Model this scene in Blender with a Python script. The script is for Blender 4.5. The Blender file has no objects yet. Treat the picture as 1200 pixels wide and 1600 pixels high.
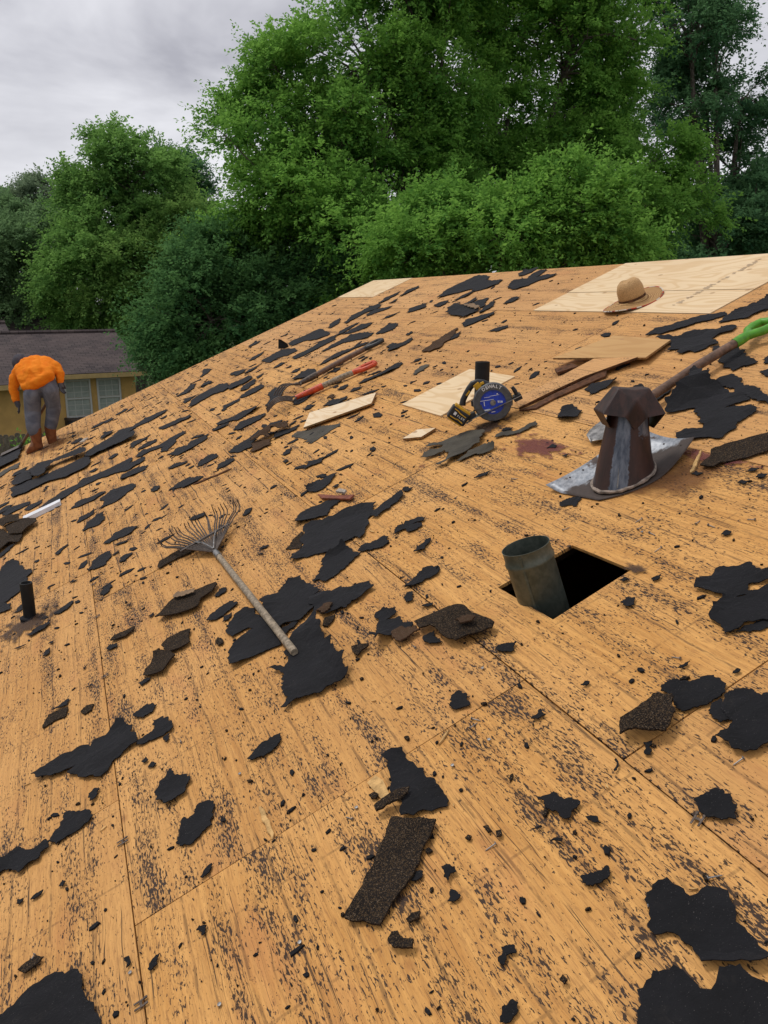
import bpy, bmesh, math, random
import numpy as np
from mathutils import Vector, Matrix, noise
from mathutils.geometry import delaunay_2d_cdt
R = math.radians
sc = bpy.context.scene
COL = sc.collection

# ------------------------------------------------------------------ camera
SL = R(23.441)                       # roof pitch
HC = 1.43                            # camera height above the deck, along its normal
Z0 = 3.8                             # height of the deck under the camera
SN, CS = math.sin(SL), math.cos(SL)
cam_d = bpy.data.cameras.new('camera'); cam = bpy.data.objects.new('camera', cam_d); COL.objects.link(cam)
cam_d.sensor_fit = 'VERTICAL'; cam_d.sensor_height = 24.0; cam_d.lens = 24.0*1260.387/1600
cam_d.clip_start = 0.05; cam_d.clip_end = 2000
cr = Vector((0.930908, -0.365254, 0)); cf = Vector((0.353480, 0.900902, -0.251849)); cu = cr.cross(cf)
M = Matrix((cr, cu, -cf)).transposed().to_4x4(); M.translation = Vector((-SN*HC, 0, Z0+CS*HC))
cam.matrix_world = M
sc.camera = cam

# ------------------------------------------------------------------ sky, sun, exposure
SUN_EL, SUN_AZ = R(58), R(-38)       # azimuth from +Y towards +X
SKYOFF = (11.3, 5.1, 0.2)
w = bpy.data.worlds.new('World'); sc.world = w; w.use_nodes = True
nt = w.node_tree; nt.nodes.clear()
wo = nt.nodes.new('ShaderNodeOutputWorld'); bg = nt.nodes.new('ShaderNodeBackground')
sky = nt.nodes.new('ShaderNodeTexSky'); sky.sky_type = 'NISHITA'; sky.sun_disc = False
sky.sun_elevation = SUN_EL; sky.sun_rotation = SUN_AZ
tc = nt.nodes.new('ShaderNodeTexCoord'); mp = nt.nodes.new('ShaderNodeMapping')
mp.inputs['Scale'].default_value = (1.0, 1.0, 2.4); mp.inputs['Location'].default_value = SKYOFF
cn = nt.nodes.new('ShaderNodeTexNoise'); cn.inputs['Scale'].default_value = 3.8; cn.inputs['Detail'].default_value = 5; cn.inputs['Roughness'].default_value = .55
cn.inputs['Distortion'].default_value = .35
cramp = nt.nodes.new('ShaderNodeValToRGB')
cramp.color_ramp.elements[0].position = .30; cramp.color_ramp.elements[0].color = (4.0, 3.95, 4.35, 1)
cramp.color_ramp.elements[1].position = .64; cramp.color_ramp.elements[1].color = (7.7, 7.65, 8.0, 1)
mix = nt.nodes.new('ShaderNodeMix'); mix.data_type = 'RGBA'; mix.inputs['Factor'].default_value = .93
L_ = nt.links.new
L_(tc.outputs['Generated'], mp.inputs['Vector']); L_(mp.outputs[0], cn.inputs['Vector']); L_(cn.outputs['Fac'], cramp.inputs['Fac'])
L_(sky.outputs[0], mix.inputs['A']); L_(cramp.outputs[0], mix.inputs['B'])
L_(mix.outputs['Result'], bg.inputs['Color']); bg.inputs['Strength'].default_value = .1
L_(bg.outputs[0], wo.inputs['Surface'])
sd = bpy.data.lights.new('sun', 'SUN'); so = bpy.data.objects.new('sun', sd); COL.objects.link(so)
sd.energy = 1.5; sd.angle = R(15); sd.color = (1, .96, .9)
sdir = Vector((math.sin(SUN_AZ)*math.cos(SUN_EL), math.cos(SUN_AZ)*math.cos(SUN_EL), math.sin(SUN_EL)))
so.rotation_euler = sdir.to_track_quat('Z', 'Y').to_euler(); so.location = (0, 0, 30)
sc.view_settings.view_transform = 'Standard'; sc.view_settings.look = 'None'
sc.view_settings.exposure = 0.2; sc.view_settings.gamma = 1.0
sc.cycles.max_bounces = 4; sc.cycles.diffuse_bounces = 3; sc.cycles.glossy_bounces = 2; sc.cycles.transmission_bounces = 2; sc.cycles.transparent_max_bounces = 4

# ------------------------------------------------------------------ helpers
def roofw(u, v, h=0.0): return Vector((v*CS-h*SN, u, Z0+v*SN+h*CS))
def roof_frame(u, v, h=0.0, yaw=0.0):          # x up the slope, y along the ridge, z off the deck
    m = Matrix(((CS, 0, -SN), (0, 1, 0), (SN, 0, CS))).to_4x4()
    m = m @ Matrix.Rotation(yaw, 4, 'Z'); m.translation = roofw(u, v, h); return m
def upright_frame(u, v, h=0.0, yaw=0.0):       # plumb: x sideways, y away, z up
    m = Matrix(((cr.x, -cr.y, 0), (cr.y, cr.x, 0), (0, 0, 1))).to_4x4()
    m = m @ Matrix.Rotation(yaw, 4, 'Z'); m.translation = roofw(u, v, h); return m

class MB:
    def __init__(s): s.v = []; s.f = []
    def add(s, vs, fs):
        b = len(s.v); s.v += [tuple(p) for p in vs]; s.f += [tuple(i+b for i in f) for f in fs]; return s
    def box(s, c, d, m=None):
        x, y, z = d[0]/2, d[1]/2, d[2]/2
        vs = [Vector((sx*x, sy*y, sz*z)) for sx in (-1, 1) for sy in (-1, 1) for sz in (-1, 1)]
        if m is not None: vs = [m @ p for p in vs]
        vs = [p+Vector(c) for p in vs]
        return s.add(vs, [(0,1,3,2),(4,6,7,5),(0,4,5,1),(2,3,7,6),(0,2,6,4),(1,5,7,3)])
    def tube(s, path, rad, seg=10, cap=True):
        path = [Vector(p) for p in path]; n = len(path)
        rad = list(rad) if hasattr(rad, '__len__') else [rad]*n
        vs = []; fs = []; prev = None
        for i, p in enumerate(path):
            t = (path[min(i+1, n-1)]-path[max(i-1, 0)])
            t = t.normalized() if t.length > 1e-9 else Vector((0, 0, 1))
            if prev is None:
                a = t.orthogonal().normalized()
            else:
                a = (prev - t*prev.dot(t)); a = a.normalized() if a.length > 1e-6 else t.orthogonal().normalized()
            prev = a; b = t.cross(a)
            for k in range(seg):
                an = 2*math.pi*k/seg; vs.append(p+(a*math.cos(an)+b*math.sin(an))*rad[i])
        for i in range(n-1):
            for k in range(seg):
                k2 = (k+1) % seg; fs.append((i*seg+k, i*seg+k2, (i+1)*seg+k2, (i+1)*seg+k))
        if cap: fs.append(tuple(range(seg-1, -1, -1))); fs.append(tuple((n-1)*seg+k for k in range(seg)))
        return s.add(vs, fs)
    def lathe(s, prof, seg=32, m=None, sx=1.0, sy=1.0, close=False):
        vs = []; fs = []; n = len(prof)
        for r, z in prof:
            for k in range(seg):
                an = 2*math.pi*k/seg; p = Vector((r*math.cos(an)*sx, r*math.sin(an)*sy, z)); vs.append(m @ p if m is not None else p)
        for i in range(n-1 if not close else n):
            j = (i+1) % n
            for k in range(seg):
                k2 = (k+1) % seg; fs.append((i*seg+k, i*seg+k2, j*seg+k2, j*seg+k))
        return s.add(vs, fs)
    def prism(s, poly, z0, z1, m=None):
        n = len(poly); vs = [Vector((x, y, z0)) for x, y in poly]+[Vector((x, y, z1)) for x, y in poly]
        if m is not None: vs = [m @ p for p in vs]
        fs = [tuple(range(n-1, -1, -1)), tuple(range(n, 2*n))]+[(i, (i+1) % n, n+(i+1) % n, n+i) for i in range(n)]
        return s.add(vs, fs)
    def mesh(s, name):
        me = bpy.data.meshes.new(name); me.from_pydata(s.v, [], s.f); me.update(); return me
    def build(s, name, mat, parent=None, smooth=False, bevel=0, mw=None):
        me = s.mesh(name); o = bpy.data.objects.new(name, me); COL.objects.link(o)
        bm = bmesh.new(); bm.from_mesh(me); bmesh.ops.recalc_face_normals(bm, faces=bm.faces); bm.to_mesh(me); bm.free()
        me.materials.append(mat)
        if parent: o.parent = parent
        if mw is not None: o.matrix_world = mw
        if smooth:
            for p in me.polygons: p.use_smooth = True
            me.set_sharp_from_angle(angle=R(40))
        if bevel:
            b = o.modifiers.new('bevel', 'BEVEL'); b.width = bevel; b.segments = 2; b.limit_method = 'ANGLE'; b.angle_limit = R(40)
        return o
def tag(o, label, cat=None, group=None, kind=None):
    if label: o['label'] = label
    if cat: o['category'] = cat
    if group: o['group'] = group
    if kind: o['kind'] = kind
    return o
def thing(name, label, cat, mw, group=None):
    o = bpy.data.objects.new(name, None); COL.objects.link(o); o.empty_display_size = .1; o.matrix_world = mw
    return tag(o, label, cat, group)
def structure(o): o['kind'] = 'structure'; return o

# ------------------------------------------------------------------ materials
class NT:
    def __init__(s, name):
        s.m = bpy.data.materials.new(name); s.m.use_nodes = True; s.t = s.m.node_tree
        s.b = s.t.nodes['Principled BSDF']; s.out = s.t.nodes['Material Output']
    def n(s, typ, **kw):
        nd = s.t.nodes.new(typ)
        for k, v in kw.items(): setattr(nd, k, v)
        return nd
    def l(s, a, b): s.t.links.new(a, b)
    def val(s, sock, v):
        if hasattr(v, 'is_linked') or isinstance(v, bpy.types.NodeSocket): s.l(v, sock)
        else: sock.default_value = v
    def math(s, op, a, b=0.0, c=None, clamp=False):
        nd = s.n('ShaderNodeMath', operation=op, use_clamp=clamp); s.val(nd.inputs[0], a); s.val(nd.inputs[1], b)
        if c is not None: s.val(nd.inputs[2], c)
        return nd.outputs[0]
    def mixc(s, f, a, b, blend='MIX'):
        nd = s.n('ShaderNodeMix', data_type='RGBA', blend_type=blend); s.val(nd.inputs['Factor'], f)
        for k, v in (('A', a), ('B', b)):
            if isinstance(v, tuple): v = (*v[:3], 1)
            s.val(nd.inputs[k], v)
        return nd.outputs['Result']
    def obj(s): return s.n('ShaderNodeTexCoord').outputs['Object']
    def rnd(s): return s.n('ShaderNodeObjectInfo').outputs['Random']
    def map(s, vec, scale, off=None):
        nd = s.n('ShaderNodeMapping'); s.l(vec, nd.inputs['Vector']); nd.inputs['Scale'].default_value = scale
        if off is not None: s.val(nd.inputs['Location'], off)
        return nd.outputs[0]
    def noise(s, vec, scale=1.0, detail=3, rough=.5, dist=0.0):
        nd = s.n('ShaderNodeTexNoise'); s.l(vec, nd.inputs['Vector']); nd.inputs['Scale'].default_value = scale
        nd.inputs['Detail'].default_value = detail; nd.inputs['Roughness'].default_value = rough; nd.inputs['Distortion'].default_value = dist
        return nd.outputs['Fac']
    def ss(s, x, lo, hi):
        nd = s.n('ShaderNodeMapRange', interpolation_type='SMOOTHSTEP'); s.val(nd.inputs['Value'], x)
        s.val(nd.inputs['From Min'], lo); s.val(nd.inputs['From Max'], hi); return nd.outputs['Result']
    def bump(s, h, strength, dist):
        nd = s.n('ShaderNodeBump'); s.l(h, nd.inputs['Height']); nd.inputs['Strength'].default_value = strength; nd.inputs['Distance'].default_value = dist
        s.l(nd.outputs[0], s.b.inputs['Normal'])
    def done(s, col=None, rough=.6, spec=.4, metal=0.0):
        if col is not None: s.val(s.b.inputs['Base Color'], (*col[:3], 1) if isinstance(col, tuple) else col)
        s.val(s.b.inputs['Roughness'], rough); s.val(s.b.inputs['Specular IOR Level'], spec); s.val(s.b.inputs['Metallic'], metal)
        return s.m
def plain(name, c, rough=.6, spec=.4, metal=0.0, var=.25, scale=30, bump=0.0):
    t = NT(name); o = t.obj(); nz = t.noise(o, scale, 4, .6); n2 = t.noise(o, scale*.22, 3)
    c2 = tuple(x*(1-var) for x in c); c3 = tuple(min(1, x*(1+var*.6)) for x in c)
    col = t.mixc(t.ss(nz, .3, .7), c2, c3); col = t.mixc(t.math('MULTIPLY', n2, var), col, tuple(x*.5 for x in c))
    if bump: t.bump(nz, .6, bump)
    return t.done(col, t.math('MULTIPLY_ADD', nz, .2, rough-.1), spec, metal)
MT = {}

def mat_old_plywood():
    t = NT('weathered_plywood'); o = t.obj()
    off = t.n('ShaderNodeCombineXYZ'); r = t.rnd()
    t.l(t.math('MULTIPLY', r, 37.3), off.inputs[0]); t.l(t.math('MULTIPLY', r, 91.7), off.inputs[1])
    add = t.n('ShaderNodeVectorMath', operation='ADD'); t.l(o, add.inputs[0]); t.l(off.outputs[0], add.inputs[1]); p = add.outputs[0]
    at = t.n('ShaderNodeAttribute', attribute_type='OBJECT', attribute_name='speck').outputs['Fac']
    # slow wobble so the grain is not ruler straight
    wob = t.n('ShaderNodeVectorMath', operation='MULTIPLY_ADD'); wn = t.n('ShaderNodeTexNoise'); t.l(p, wn.inputs['Vector']); wn.inputs['Scale'].default_value = 2.3; wn.inputs['Detail'].default_value = 2
    t.l(wn.outputs['Color'], wob.inputs[0]); wob.inputs[1].default_value = (.035, .02, 0); t.l(p, wob.inputs[2]); q = wob.outputs[0]
    grain = t.noise(t.map(q, (48, 2.6, 1)), 1, 5, .68)
    fine = t.noise(t.map(q, (240, 22, 1)), 1, 2, .6)
    tone = t.noise(t.map(p, (2.2, .8, 1)), 1, 3, .55)
    col = t.mixc(t.ss(grain, .3, .72), (.49, .228, .058), (.71, .374, .110))
    col = t.mixc(t.math('MULTIPLY', t.ss(tone, .38, .68), .55), col, (.77, .425, .148))
    col = t.mixc(t.math('MULTIPLY', t.ss(fine, .50, .66), .55), col, (.29, .135, .048))
    col = t.mixc(t.ss(at, .45, .15), col, t.mixc(.55, col, (.58, .33, .16)))
    red = t.noise(t.map(p, (5, 1.6, 1)), 1, 3, .6)
    col = t.mixc(t.math('MULTIPLY', t.ss(red, .56, .74), .45), col, (.50, .205, .078))
    # plies seen as a cathedral figure on some sheets
    wv = t.n('ShaderNodeTexWave', wave_type='BANDS', bands_direction='X'); t.l(t.map(q, (9, .7, 1)), wv.inputs['Vector'])
    wv.inputs['Scale'].default_value = 1.6; wv.inputs['Distortion'].default_value = 6; wv.inputs['Detail'].default_value = 2; wv.inputs['Detail Scale'].default_value = .7
    col = t.mixc(t.math('MULTIPLY', t.ss(wv.outputs['Fac'], .62, .95), .22), col, (.36, .185, .06))
    # knots
    vo = t.n('ShaderNodeTexVoronoi'); t.l(t.map(p, (2.6, 1.5, 1)), vo.inputs['Vector']); vo.inputs['Scale'].default_value = 1
    kn = t.ss(vo.outputs['Distance'], .062, .03)
    col = t.mixc(t.math('MULTIPLY', kn, .8), col, (.23, .075, .025))
    # long hairline checks along the grain
    ck = t.noise(t.map(q, (60, .8, 1)), 1, 2, .5); ckm = t.ss(t.math('ABSOLUTE', t.math('SUBTRACT', ck, .54)), .012, .003)
    brk = t.ss(t.noise(t.map(p, (8, 2.5, 1)), 1, 2), .44, .56)
    ckm = t.math('MULTIPLY', ckm, brk)
    # tar left in the grain: dashes gathered in bands
    band = t.noise(t.map(q, (13, .42, 1)), 1, 3, .6)
    clus = t.noise(t.map(p, (9, 3.2, 1)), 1, 4, .65)
    dash = t.noise(t.map(p, (190, 50, 1)), 1, 3, .62, .5)
    dens = t.math('ADD', t.math('MULTIPLY', t.ss(band, .42, .66), .105), t.math('MULTIPLY', t.ss(clus, .36, .68), .115))
    th = t.math('SUBTRACT', t.math('SUBTRACT', .722, t.math('MULTIPLY', at, .095)), dens)
    dm = t.ss(dash, th, t.math('ADD', th, .025))
    dot = t.noise(t.map(p, (210, 150, 1)), 1, 2, .5)
    dth = t.math('SUBTRACT', .725, t.math('MULTIPLY', dens, .45))
    dtm = t.ss(dot, dth, t.math('ADD', dth, .02))
    dark = t.math('MAXIMUM', t.math('MAXIMUM', t.math('MULTIPLY', dm, .93), t.math('MULTIPLY', dtm, .9)), t.math('MULTIPLY', ckm, .85))
    # prints of the old shingle courses and tabs
    se = t.n('ShaderNodeSeparateXYZ'); t.l(q, se.inputs[0]); cs_at = t.n('ShaderNodeAttribute', attribute_type='OBJECT', attribute_name='course').outputs['Fac']
    def lines(x, period, w_): return t.ss(t.math('ABSOLUTE', t.math('SUBTRACT', t.math('FRACT', t.math('DIVIDE', x, period)), .5)), w_/period, w_*.35/period)
    ln_ = t.math('MAXIMUM', lines(se.outputs[0], .121, .0055), t.math('MULTIPLY', lines(se.outputs[1], .335, .006), .7))
    lm = t.math('MULTIPLY', t.math('MULTIPLY', ln_, t.ss(t.noise(t.map(p, (30, 9, 1)), 1, 3, .7), .40, .56)), cs_at)
    dark = t.math('MAXIMUM', dark, t.math('MULTIPLY', lm, .85))
    # rust spotted nail rows over the rafters
    fx = t.math('SUBTRACT', t.math('FRACT', t.math('DIVIDE', se.outputs[0], .152)), .5); fy = t.math('SUBTRACT', t.math('FRACT', t.math('DIVIDE', se.outputs[1], .61)), .5)
    nd_ = t.math('SQRT', t.math('ADD', t.math('POWER', t.math('MULTIPLY', fx, .152), 2.0), t.math('POWER', t.math('MULTIPLY', fy, .61), 2.0)))
    dark = t.math('MAXIMUM', dark, t.math('MULTIPLY', t.ss(nd_, .0055, .003), .85))
    sheetdark = t.math('MULTIPLY', t.math('FRACT', t.math('MULTIPLY', r, 7.31)), .34)
    col = t.mixc(sheetdark, col, (.44, .225, .085))
    tarc = t.mixc(t.ss(clus, .4, .7), (.026, .019, .016), (.022, .020, .024))
    # faint grey tar film round the densest dashes
    film = t.math('MULTIPLY', t.ss(dens, .09, .20), .26)
    col = t.mixc(film, col, (.22, .11, .045))
    col = t.mixc(dark, col, tarc)
    t.bump(t.noise(t.map(p, (170, 38, 1)), 1, 2, .6, .4), .75, .0024)
    return t.done(col, t.math('MULTIPLY_ADD', dark, .1, .66), .14)
MT['old'] = mat_old_plywood()

def mat_new_plywood(name, a, b, c):
    t = NT(name); o = t.obj(); r = t.rnd(); off = t.n('ShaderNodeCombineXYZ'); t.l(t.math('MULTIPLY', r, 17.0), off.inputs[0]); t.l(t.math('MULTIPLY', r, 5.0), off.inputs[1])
    add = t.n('ShaderNodeVectorMath', operation='ADD'); t.l(o, add.inputs[0]); t.l(off.outputs[0], add.inputs[1]); p = add.outputs[0]
    fig = t.noise(t.map(p, (3.4, .75, 1)), 1, 2, .45, .3); fr = t.math('MULTIPLY_ADD', t.math('SINE', t.math('MULTIPLY', fig, 95)), .5, .5)
    g = t.noise(t.map(p, (120, 3, 1)), 1, 4, .6); big = t.noise(p, 1.8, 3)
    col = t.mixc(t.math('MULTIPLY', t.ss(fr, .45, 1.0), .8), a, b)
    col = t.mixc(t.math('MULTIPLY', t.ss(g, .45, .75), .3), col, c)
    col = t.mixc(t.math('MULTIPLY', t.ss(big, .45, .7), .3), col, c)
    vo = t.n('ShaderNodeTexVoronoi'); t.l(t.map(p, (7, 4.2, 1)), vo.inputs['Vector']); vo.inputs['Scale'].default_value = 1
    col = t.mixc(t.math('MULTIPLY', t.ss(vo.outputs['Distance'], .12, .07), .75), col, (.36, .20, .09))
    t.bump(g, .3, .001)
    return t.done(col, .6, .3)
MT['new'] = mat_new_plywood('fresh_plywood', (.74, .56, .34), (.64, .44, .23), (.58, .38, .19))
MT['board'] = mat_new_plywood('pale_board', (.76, .60, .40), (.66, .47, .27), (.60, .42, .24))
MT['tan'] = mat_new_plywood('tan_plywood', (.52, .30, .11), (.46, .25, .085), (.42, .22, .07))
MT['edge'] = plain('plywood_edge', (.33, .18, .07), .8, .2, var=.5, scale=60)

def mat_felt(name, c, gran=False):
    t = NT(name); o = t.obj(); r = t.rnd(); off = t.n('ShaderNodeCombineXYZ'); t.l(t.math('MULTIPLY', r, 53.0), off.inputs[0])
    add = t.n('ShaderNodeVectorMath', operation='ADD'); t.l(o, add.inputs[0]); t.l(off.outputs[0], add.inputs[1]); p = add.outputs[0]
    a = t.noise(p, 9, 4, .6); b = t.noise(p, 260 if not gran else 330, 2, .6); cc = t.noise(p, 420, 2, .5)
    col = t.mixc(t.ss(a, .3, .7), tuple(x*.75 for x in c), tuple(x*1.35 for x in c))
    if gran:
        g = t.n('ShaderNodeTexVoronoi'); t.l(p, g.inputs['Vector']); g.inputs['Scale'].default_value = 430
        gs = t.n('ShaderNodeSeparateColor'); t.l(g.outputs['Color'], gs.inputs[0])
        col = t.mixc(t.ss(gs.outputs[0], .62, .8), col, (.075, .048, .026)); col = t.mixc(t.ss(gs.outputs[1], .92, .97), col, (.14, .10, .065))
        t.bump(t.math('ADD', g.outputs['Distance'], t.math('MULTIPLY', a, .6)), 1.0, .003); rough = .85
    else:
        col = t.mixc(t.math('MULTIPLY', t.ss(cc, .70, .75), .6), col, (.22, .20, .19))
        dust = t.noise(p, 24, 5, .7); col = t.mixc(t.math('MULTIPLY', t.ss(dust, .54, .8), .22), col, (.045, .038, .032))
        t.bump(t.math('ADD', b, t.math('MULTIPLY', t.noise(p, 22, 3, .6, 1.0), 5.0)), .6, .0016); rough = t.math('MULTIPLY_ADD', a, .3, .6)
    t.b.inputs['Sheen Weight'].default_value = 0 if gran else .07; t.b.inputs['Sheen Roughness'].default_value = .45; t.b.inputs['Sheen Tint'].default_value = (.8, .78, .85, 1)
    return t.done(col, rough, .09)
MT['f'] = mat_felt('tar_felt', (.0092, .0092, .0106)); MT['s'] = mat_felt('granule_shingle', (.018, .014, .012), True)
MT['b'] = mat_felt('brown_shingle', (.075, .042, .026), True)
MT['t'] = mat_felt('tan_backing', (.20, .13, .075))
MT['greyfelt'] = mat_felt('weathered_grey_felt', (.062, .055, .042))
MT['shaft'] = plain('worn_ash_wood', (.17, .095, .06), .55, .4, var=.5, scale=40, bump=.0006)
MT['greyshaft'] = plain('weathered_handle_wood', (.34, .27, .19), .7, .3, var=.6, scale=60, bump=.0003)
MT['blackplastic'] = plain('black_plastic', (.016, .016, .017), .45, .45, var=.3)
MT['pipe'] = plain('black_pipe_plastic', (.012, .012, .012), .6, .3, var=.5, scale=20)
MT['orange'] = plain('orange_plastic', (.62, .075, .02), .5, .4, var=.35, scale=25)
MT['green'] = plain('green_plastic', (.09, .32, .02), .45, .45, var=.3, scale=30)
MT['steel'] = plain('worn_steel', (.30, .29, .28), .42, .5, .85, var=.5, scale=40)
MT['darksteel'] = plain('dark_rusty_steel', (.11, .085, .07), .55, .4, .6, var=.6, scale=50)
MT['yellow'] = plain('yellow_plastic', (.62, .33, .012), .5, .4, var=.25)
MT['guard'] = plain('grey_guard_paint', (.085, .088, .094), .5, .45, var=.3, scale=60)
MT['blue'] = plain('blue_blade_paint', (.015, .055, .52), .35, .5, var=.3, scale=60)
MT['white'] = plain('white_print', (.78, .78, .76), .5, .4, var=.1)
MT['whitemetal'] = plain('white_painted_metal', (.74, .75, .77), .45, .5, var=.12, scale=12)
MT['sealant'] = plain('dry_sealant', (.34, .27, .22), .75, .3, var=.8, scale=45, bump=.002)
MT['redwood'] = plain('reddish_wood', (.22, .065, .035), .75, .3, var=.5, scale=40, bump=.001)
MT['splinter'] = plain('split_dark_wood', (.14, .062, .03), .85, .2, var=.8, scale=35, bump=.003)
MT['splintpale'] = plain('split_pale_wood', (.62, .38, .15), .8, .2, var=.4, scale=60, bump=.002)
MT['attic'] = plain('attic_timber', (.10, .06, .035), .9, .1, var=.5, scale=10)
MT['concrete'] = plain('pale_chip', (.42, .36, .30), .9, .2, var=.4, scale=80, bump=.002)
def mat_galv(name, rust, paint=None):
    t = NT(name); o = t.obj(); a = t.noise(o, 14, 5, .65); b = t.noise(t.map(o, (70, 70, 12)), 1, 4, .6); c = t.noise(o, 4, 3)
    col = t.mixc(t.ss(b, .3, .7), (.19, .21, .24), (.36, .38, .41))
    ru = t.ss(a, rust, rust+.10)
    col = t.mixc(t.math('MULTIPLY', ru, .9), col, (.055, .028, .018)); col = t.mixc(t.math('MULTIPLY', t.ss(c, .55, .7), .35), col, (.12, .07, .045))
    if paint:
        pa = t.n('ShaderNodeAttribute', attribute_name='paint').outputs['Fac']; pm = t.ss(t.math('MULTIPLY_ADD', t.math('SUBTRACT', a, .5), .7, pa), .42, .54)
        col = t.mixc(pm, col, t.mixc(b, (.020, .013, .010), (.070, .045, .034))); ru = t.math('MAXIMUM', ru, pm)
    t.bump(b, .25, .001)
    return t.done(col, t.math('MULTIPLY_ADD', ru, .25, .45), .45, t.math('MULTIPLY_ADD', ru, -.22, .25))
MT['galv'] = mat_galv('galvanised_sheet', .56, True); MT['duct'] = None
def mat_duct():
    t = NT('dull_zinc_duct'); o = t.obj(); a = t.noise(o, 30, 5, .65); b = t.noise(o, 6, 3)
    col = t.mixc(t.ss(a, .35, .65), (.072, .086, .070), (.125, .140, .115)); col = t.mixc(t.math('MULTIPLY', t.ss(b, .5, .7), .4), col, (.055, .062, .05))
    t.bump(a, .2, .001); return t.done(col, .5, .45, .45)
MT['duct'] = mat_duct()
def mat_rust():
    t = NT('rusty_brown_paint'); o = t.obj(); a = t.noise(t.map(o, (30, 30, 9)), 1, 5, .7); b = t.noise(o, 9, 4, .6)
    col = t.mixc(t.ss(a, .3, .72), (.013, .006, .005), (.052, .021, .015)); col = t.mixc(t.math('MULTIPLY', t.ss(b, .52, .72), .5), col, (.085, .034, .025))
    t.bump(a, .35, .002); return t.done(col, .55, .4)
MT['rust'] = mat_rust()
def mat_vent_cone():
    t = NT('flaked_vent_paint'); o = t.obj(); a = t.noise(t.map(o, (26, 26, 8)), 1, 5, .7); e = t.noise(o, 60, 4, .7)
    col = t.mixc(t.ss(a, .3, .72), (.018, .007, .005), (.048, .018, .013))
    se = t.n('ShaderNodeSeparateXYZ'); t.l(o, se.inputs[0]); x, y, z = se.outputs
    ang = t.math('ARCTAN2', x, t.math('MULTIPLY', y, -1.0)); ej = t.math('MULTIPLY', t.math('SUBTRACT', e, .5), .22)
    m1 = t.math('MULTIPLY', t.ss(t.math('ADD', ang, ej), -.78, -.74), t.ss(t.math('ADD', ang, ej), -.10, -.14))
    m2 = t.math('MULTIPLY', t.math('MULTIPLY', t.ss(t.math('ADD', ang, ej), .22, .28), t.ss(t.math('ADD', ang, ej), .95, .9)), t.ss(t.math('ADD', z, t.math('MULTIPLY', ej, .6)), .165, .185))
    m = t.math('MAXIMUM', m1, m2)
    zinc = t.mixc(t.ss(t.noise(t.map(o, (60, 60, 14)), 1, 4, .7), .3, .7), (.055, .07, .10), (.17, .19, .23))
    col = t.mixc(m, col, zinc); t.bump(a, .3, .0015)
    return t.done(col, .48, .45, t.math('MULTIPLY', m, .4))
MT['cone'] = mat_vent_cone()
def mat_straw():
    t = NT('woven_straw'); o = t.obj(); se = t.n('ShaderNodeSeparateXYZ'); t.l(o, se.inputs[0])
    ra = t.math('SQRT', t.math('ADD', t.math('MULTIPLY', se.outputs[0], se.outputs[0]), t.math('MULTIPLY', se.outputs[1], se.outputs[1])))
    ring = t.math('SINE', t.math('MULTIPLY', t.math('ADD', ra, se.outputs[2]), 520)); n = t.noise(o, 160, 3, .6); b = t.noise(o, 22, 4, .6)
    col = t.mixc(t.ss(t.math('MULTIPLY_ADD', ring, .25, n), .3, .75), (.26, .13, .045), (.56, .34, .14)); col = t.mixc(t.math('MULTIPLY', t.ss(b, .5, .7), .45), col, (.28, .14, .05))
    t.bump(t.math('MULTIPLY_ADD', ring, .5, n), .8, .002); return t.done(col, .75, .25)
MT['straw'] = mat_straw()
MT['strawcrown'] = plain('tight_straw', (.56, .34, .15), .7, .25, var=.35, scale=170, bump=.002)
def mat_trim():
    t = NT('striped_hat_trim'); o = t.obj(); n = t.noise(o, 9, 1); n2 = t.noise(o, 45, 2)
    col = t.mixc(t.ss(n, .50, .53), (.42, .05, .03), (.60, .55, .48)); col = t.mixc(t.ss(n2, .55, .6), col, (.10, .09, .10)); return t.done(col, .8, .2)
MT['trim'] = mat_trim()
def cloth(name, a, b, sc_=9, bump=.006, rough=.9):
    t = NT(name); o = t.obj(); n = t.noise(o, sc_, 4, .55, .6); f = t.noise(o, 200, 2); col = t.mixc(t.ss(n, .3, .7), a, b); col = t.mixc(t.math('MULTIPLY', f, .25), col, tuple(x*.5 for x in a))
    t.bump(n, .7, bump); return t.done(col, rough, .12)
MT['hoodie'] = cloth('orange_sweatshirt', (.80, .19, .010), (.92, .27, .02), 8, .010)
MT['jeans'] = cloth('grey_denim', (.10, .108, .135), (.19, .20, .235), 7, .010)
MT['boot'] = cloth('brown_leather', (.17, .055, .022), (.27, .10, .04), 14, .004, .7)
MT['glove'] = cloth('grey_glove', (.05, .05, .058), (.12, .12, .135), 20, .003)
MT['cap'] = cloth('dark_cap', (.06, .055, .065), (.10, .095, .11), 20, .002)
MT['skin'] = plain('skin', (.30, .15, .09), .55, .4, var=.15)
MT['sole'] = plain('boot_sole', (.05, .03, .02), .8, .2)
def mat_leaf(name, a, b, sheen=.0):
    t = NT(name); at = t.n('ShaderNodeAttribute', attribute_name='tint').outputs['Fac']
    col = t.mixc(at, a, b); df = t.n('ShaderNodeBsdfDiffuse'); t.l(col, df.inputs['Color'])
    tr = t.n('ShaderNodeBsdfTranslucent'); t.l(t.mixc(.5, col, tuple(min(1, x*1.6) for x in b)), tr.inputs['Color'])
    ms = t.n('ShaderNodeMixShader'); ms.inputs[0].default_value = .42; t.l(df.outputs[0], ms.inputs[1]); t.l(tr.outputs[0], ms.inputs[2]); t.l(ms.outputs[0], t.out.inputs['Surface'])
    return t.m
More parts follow.
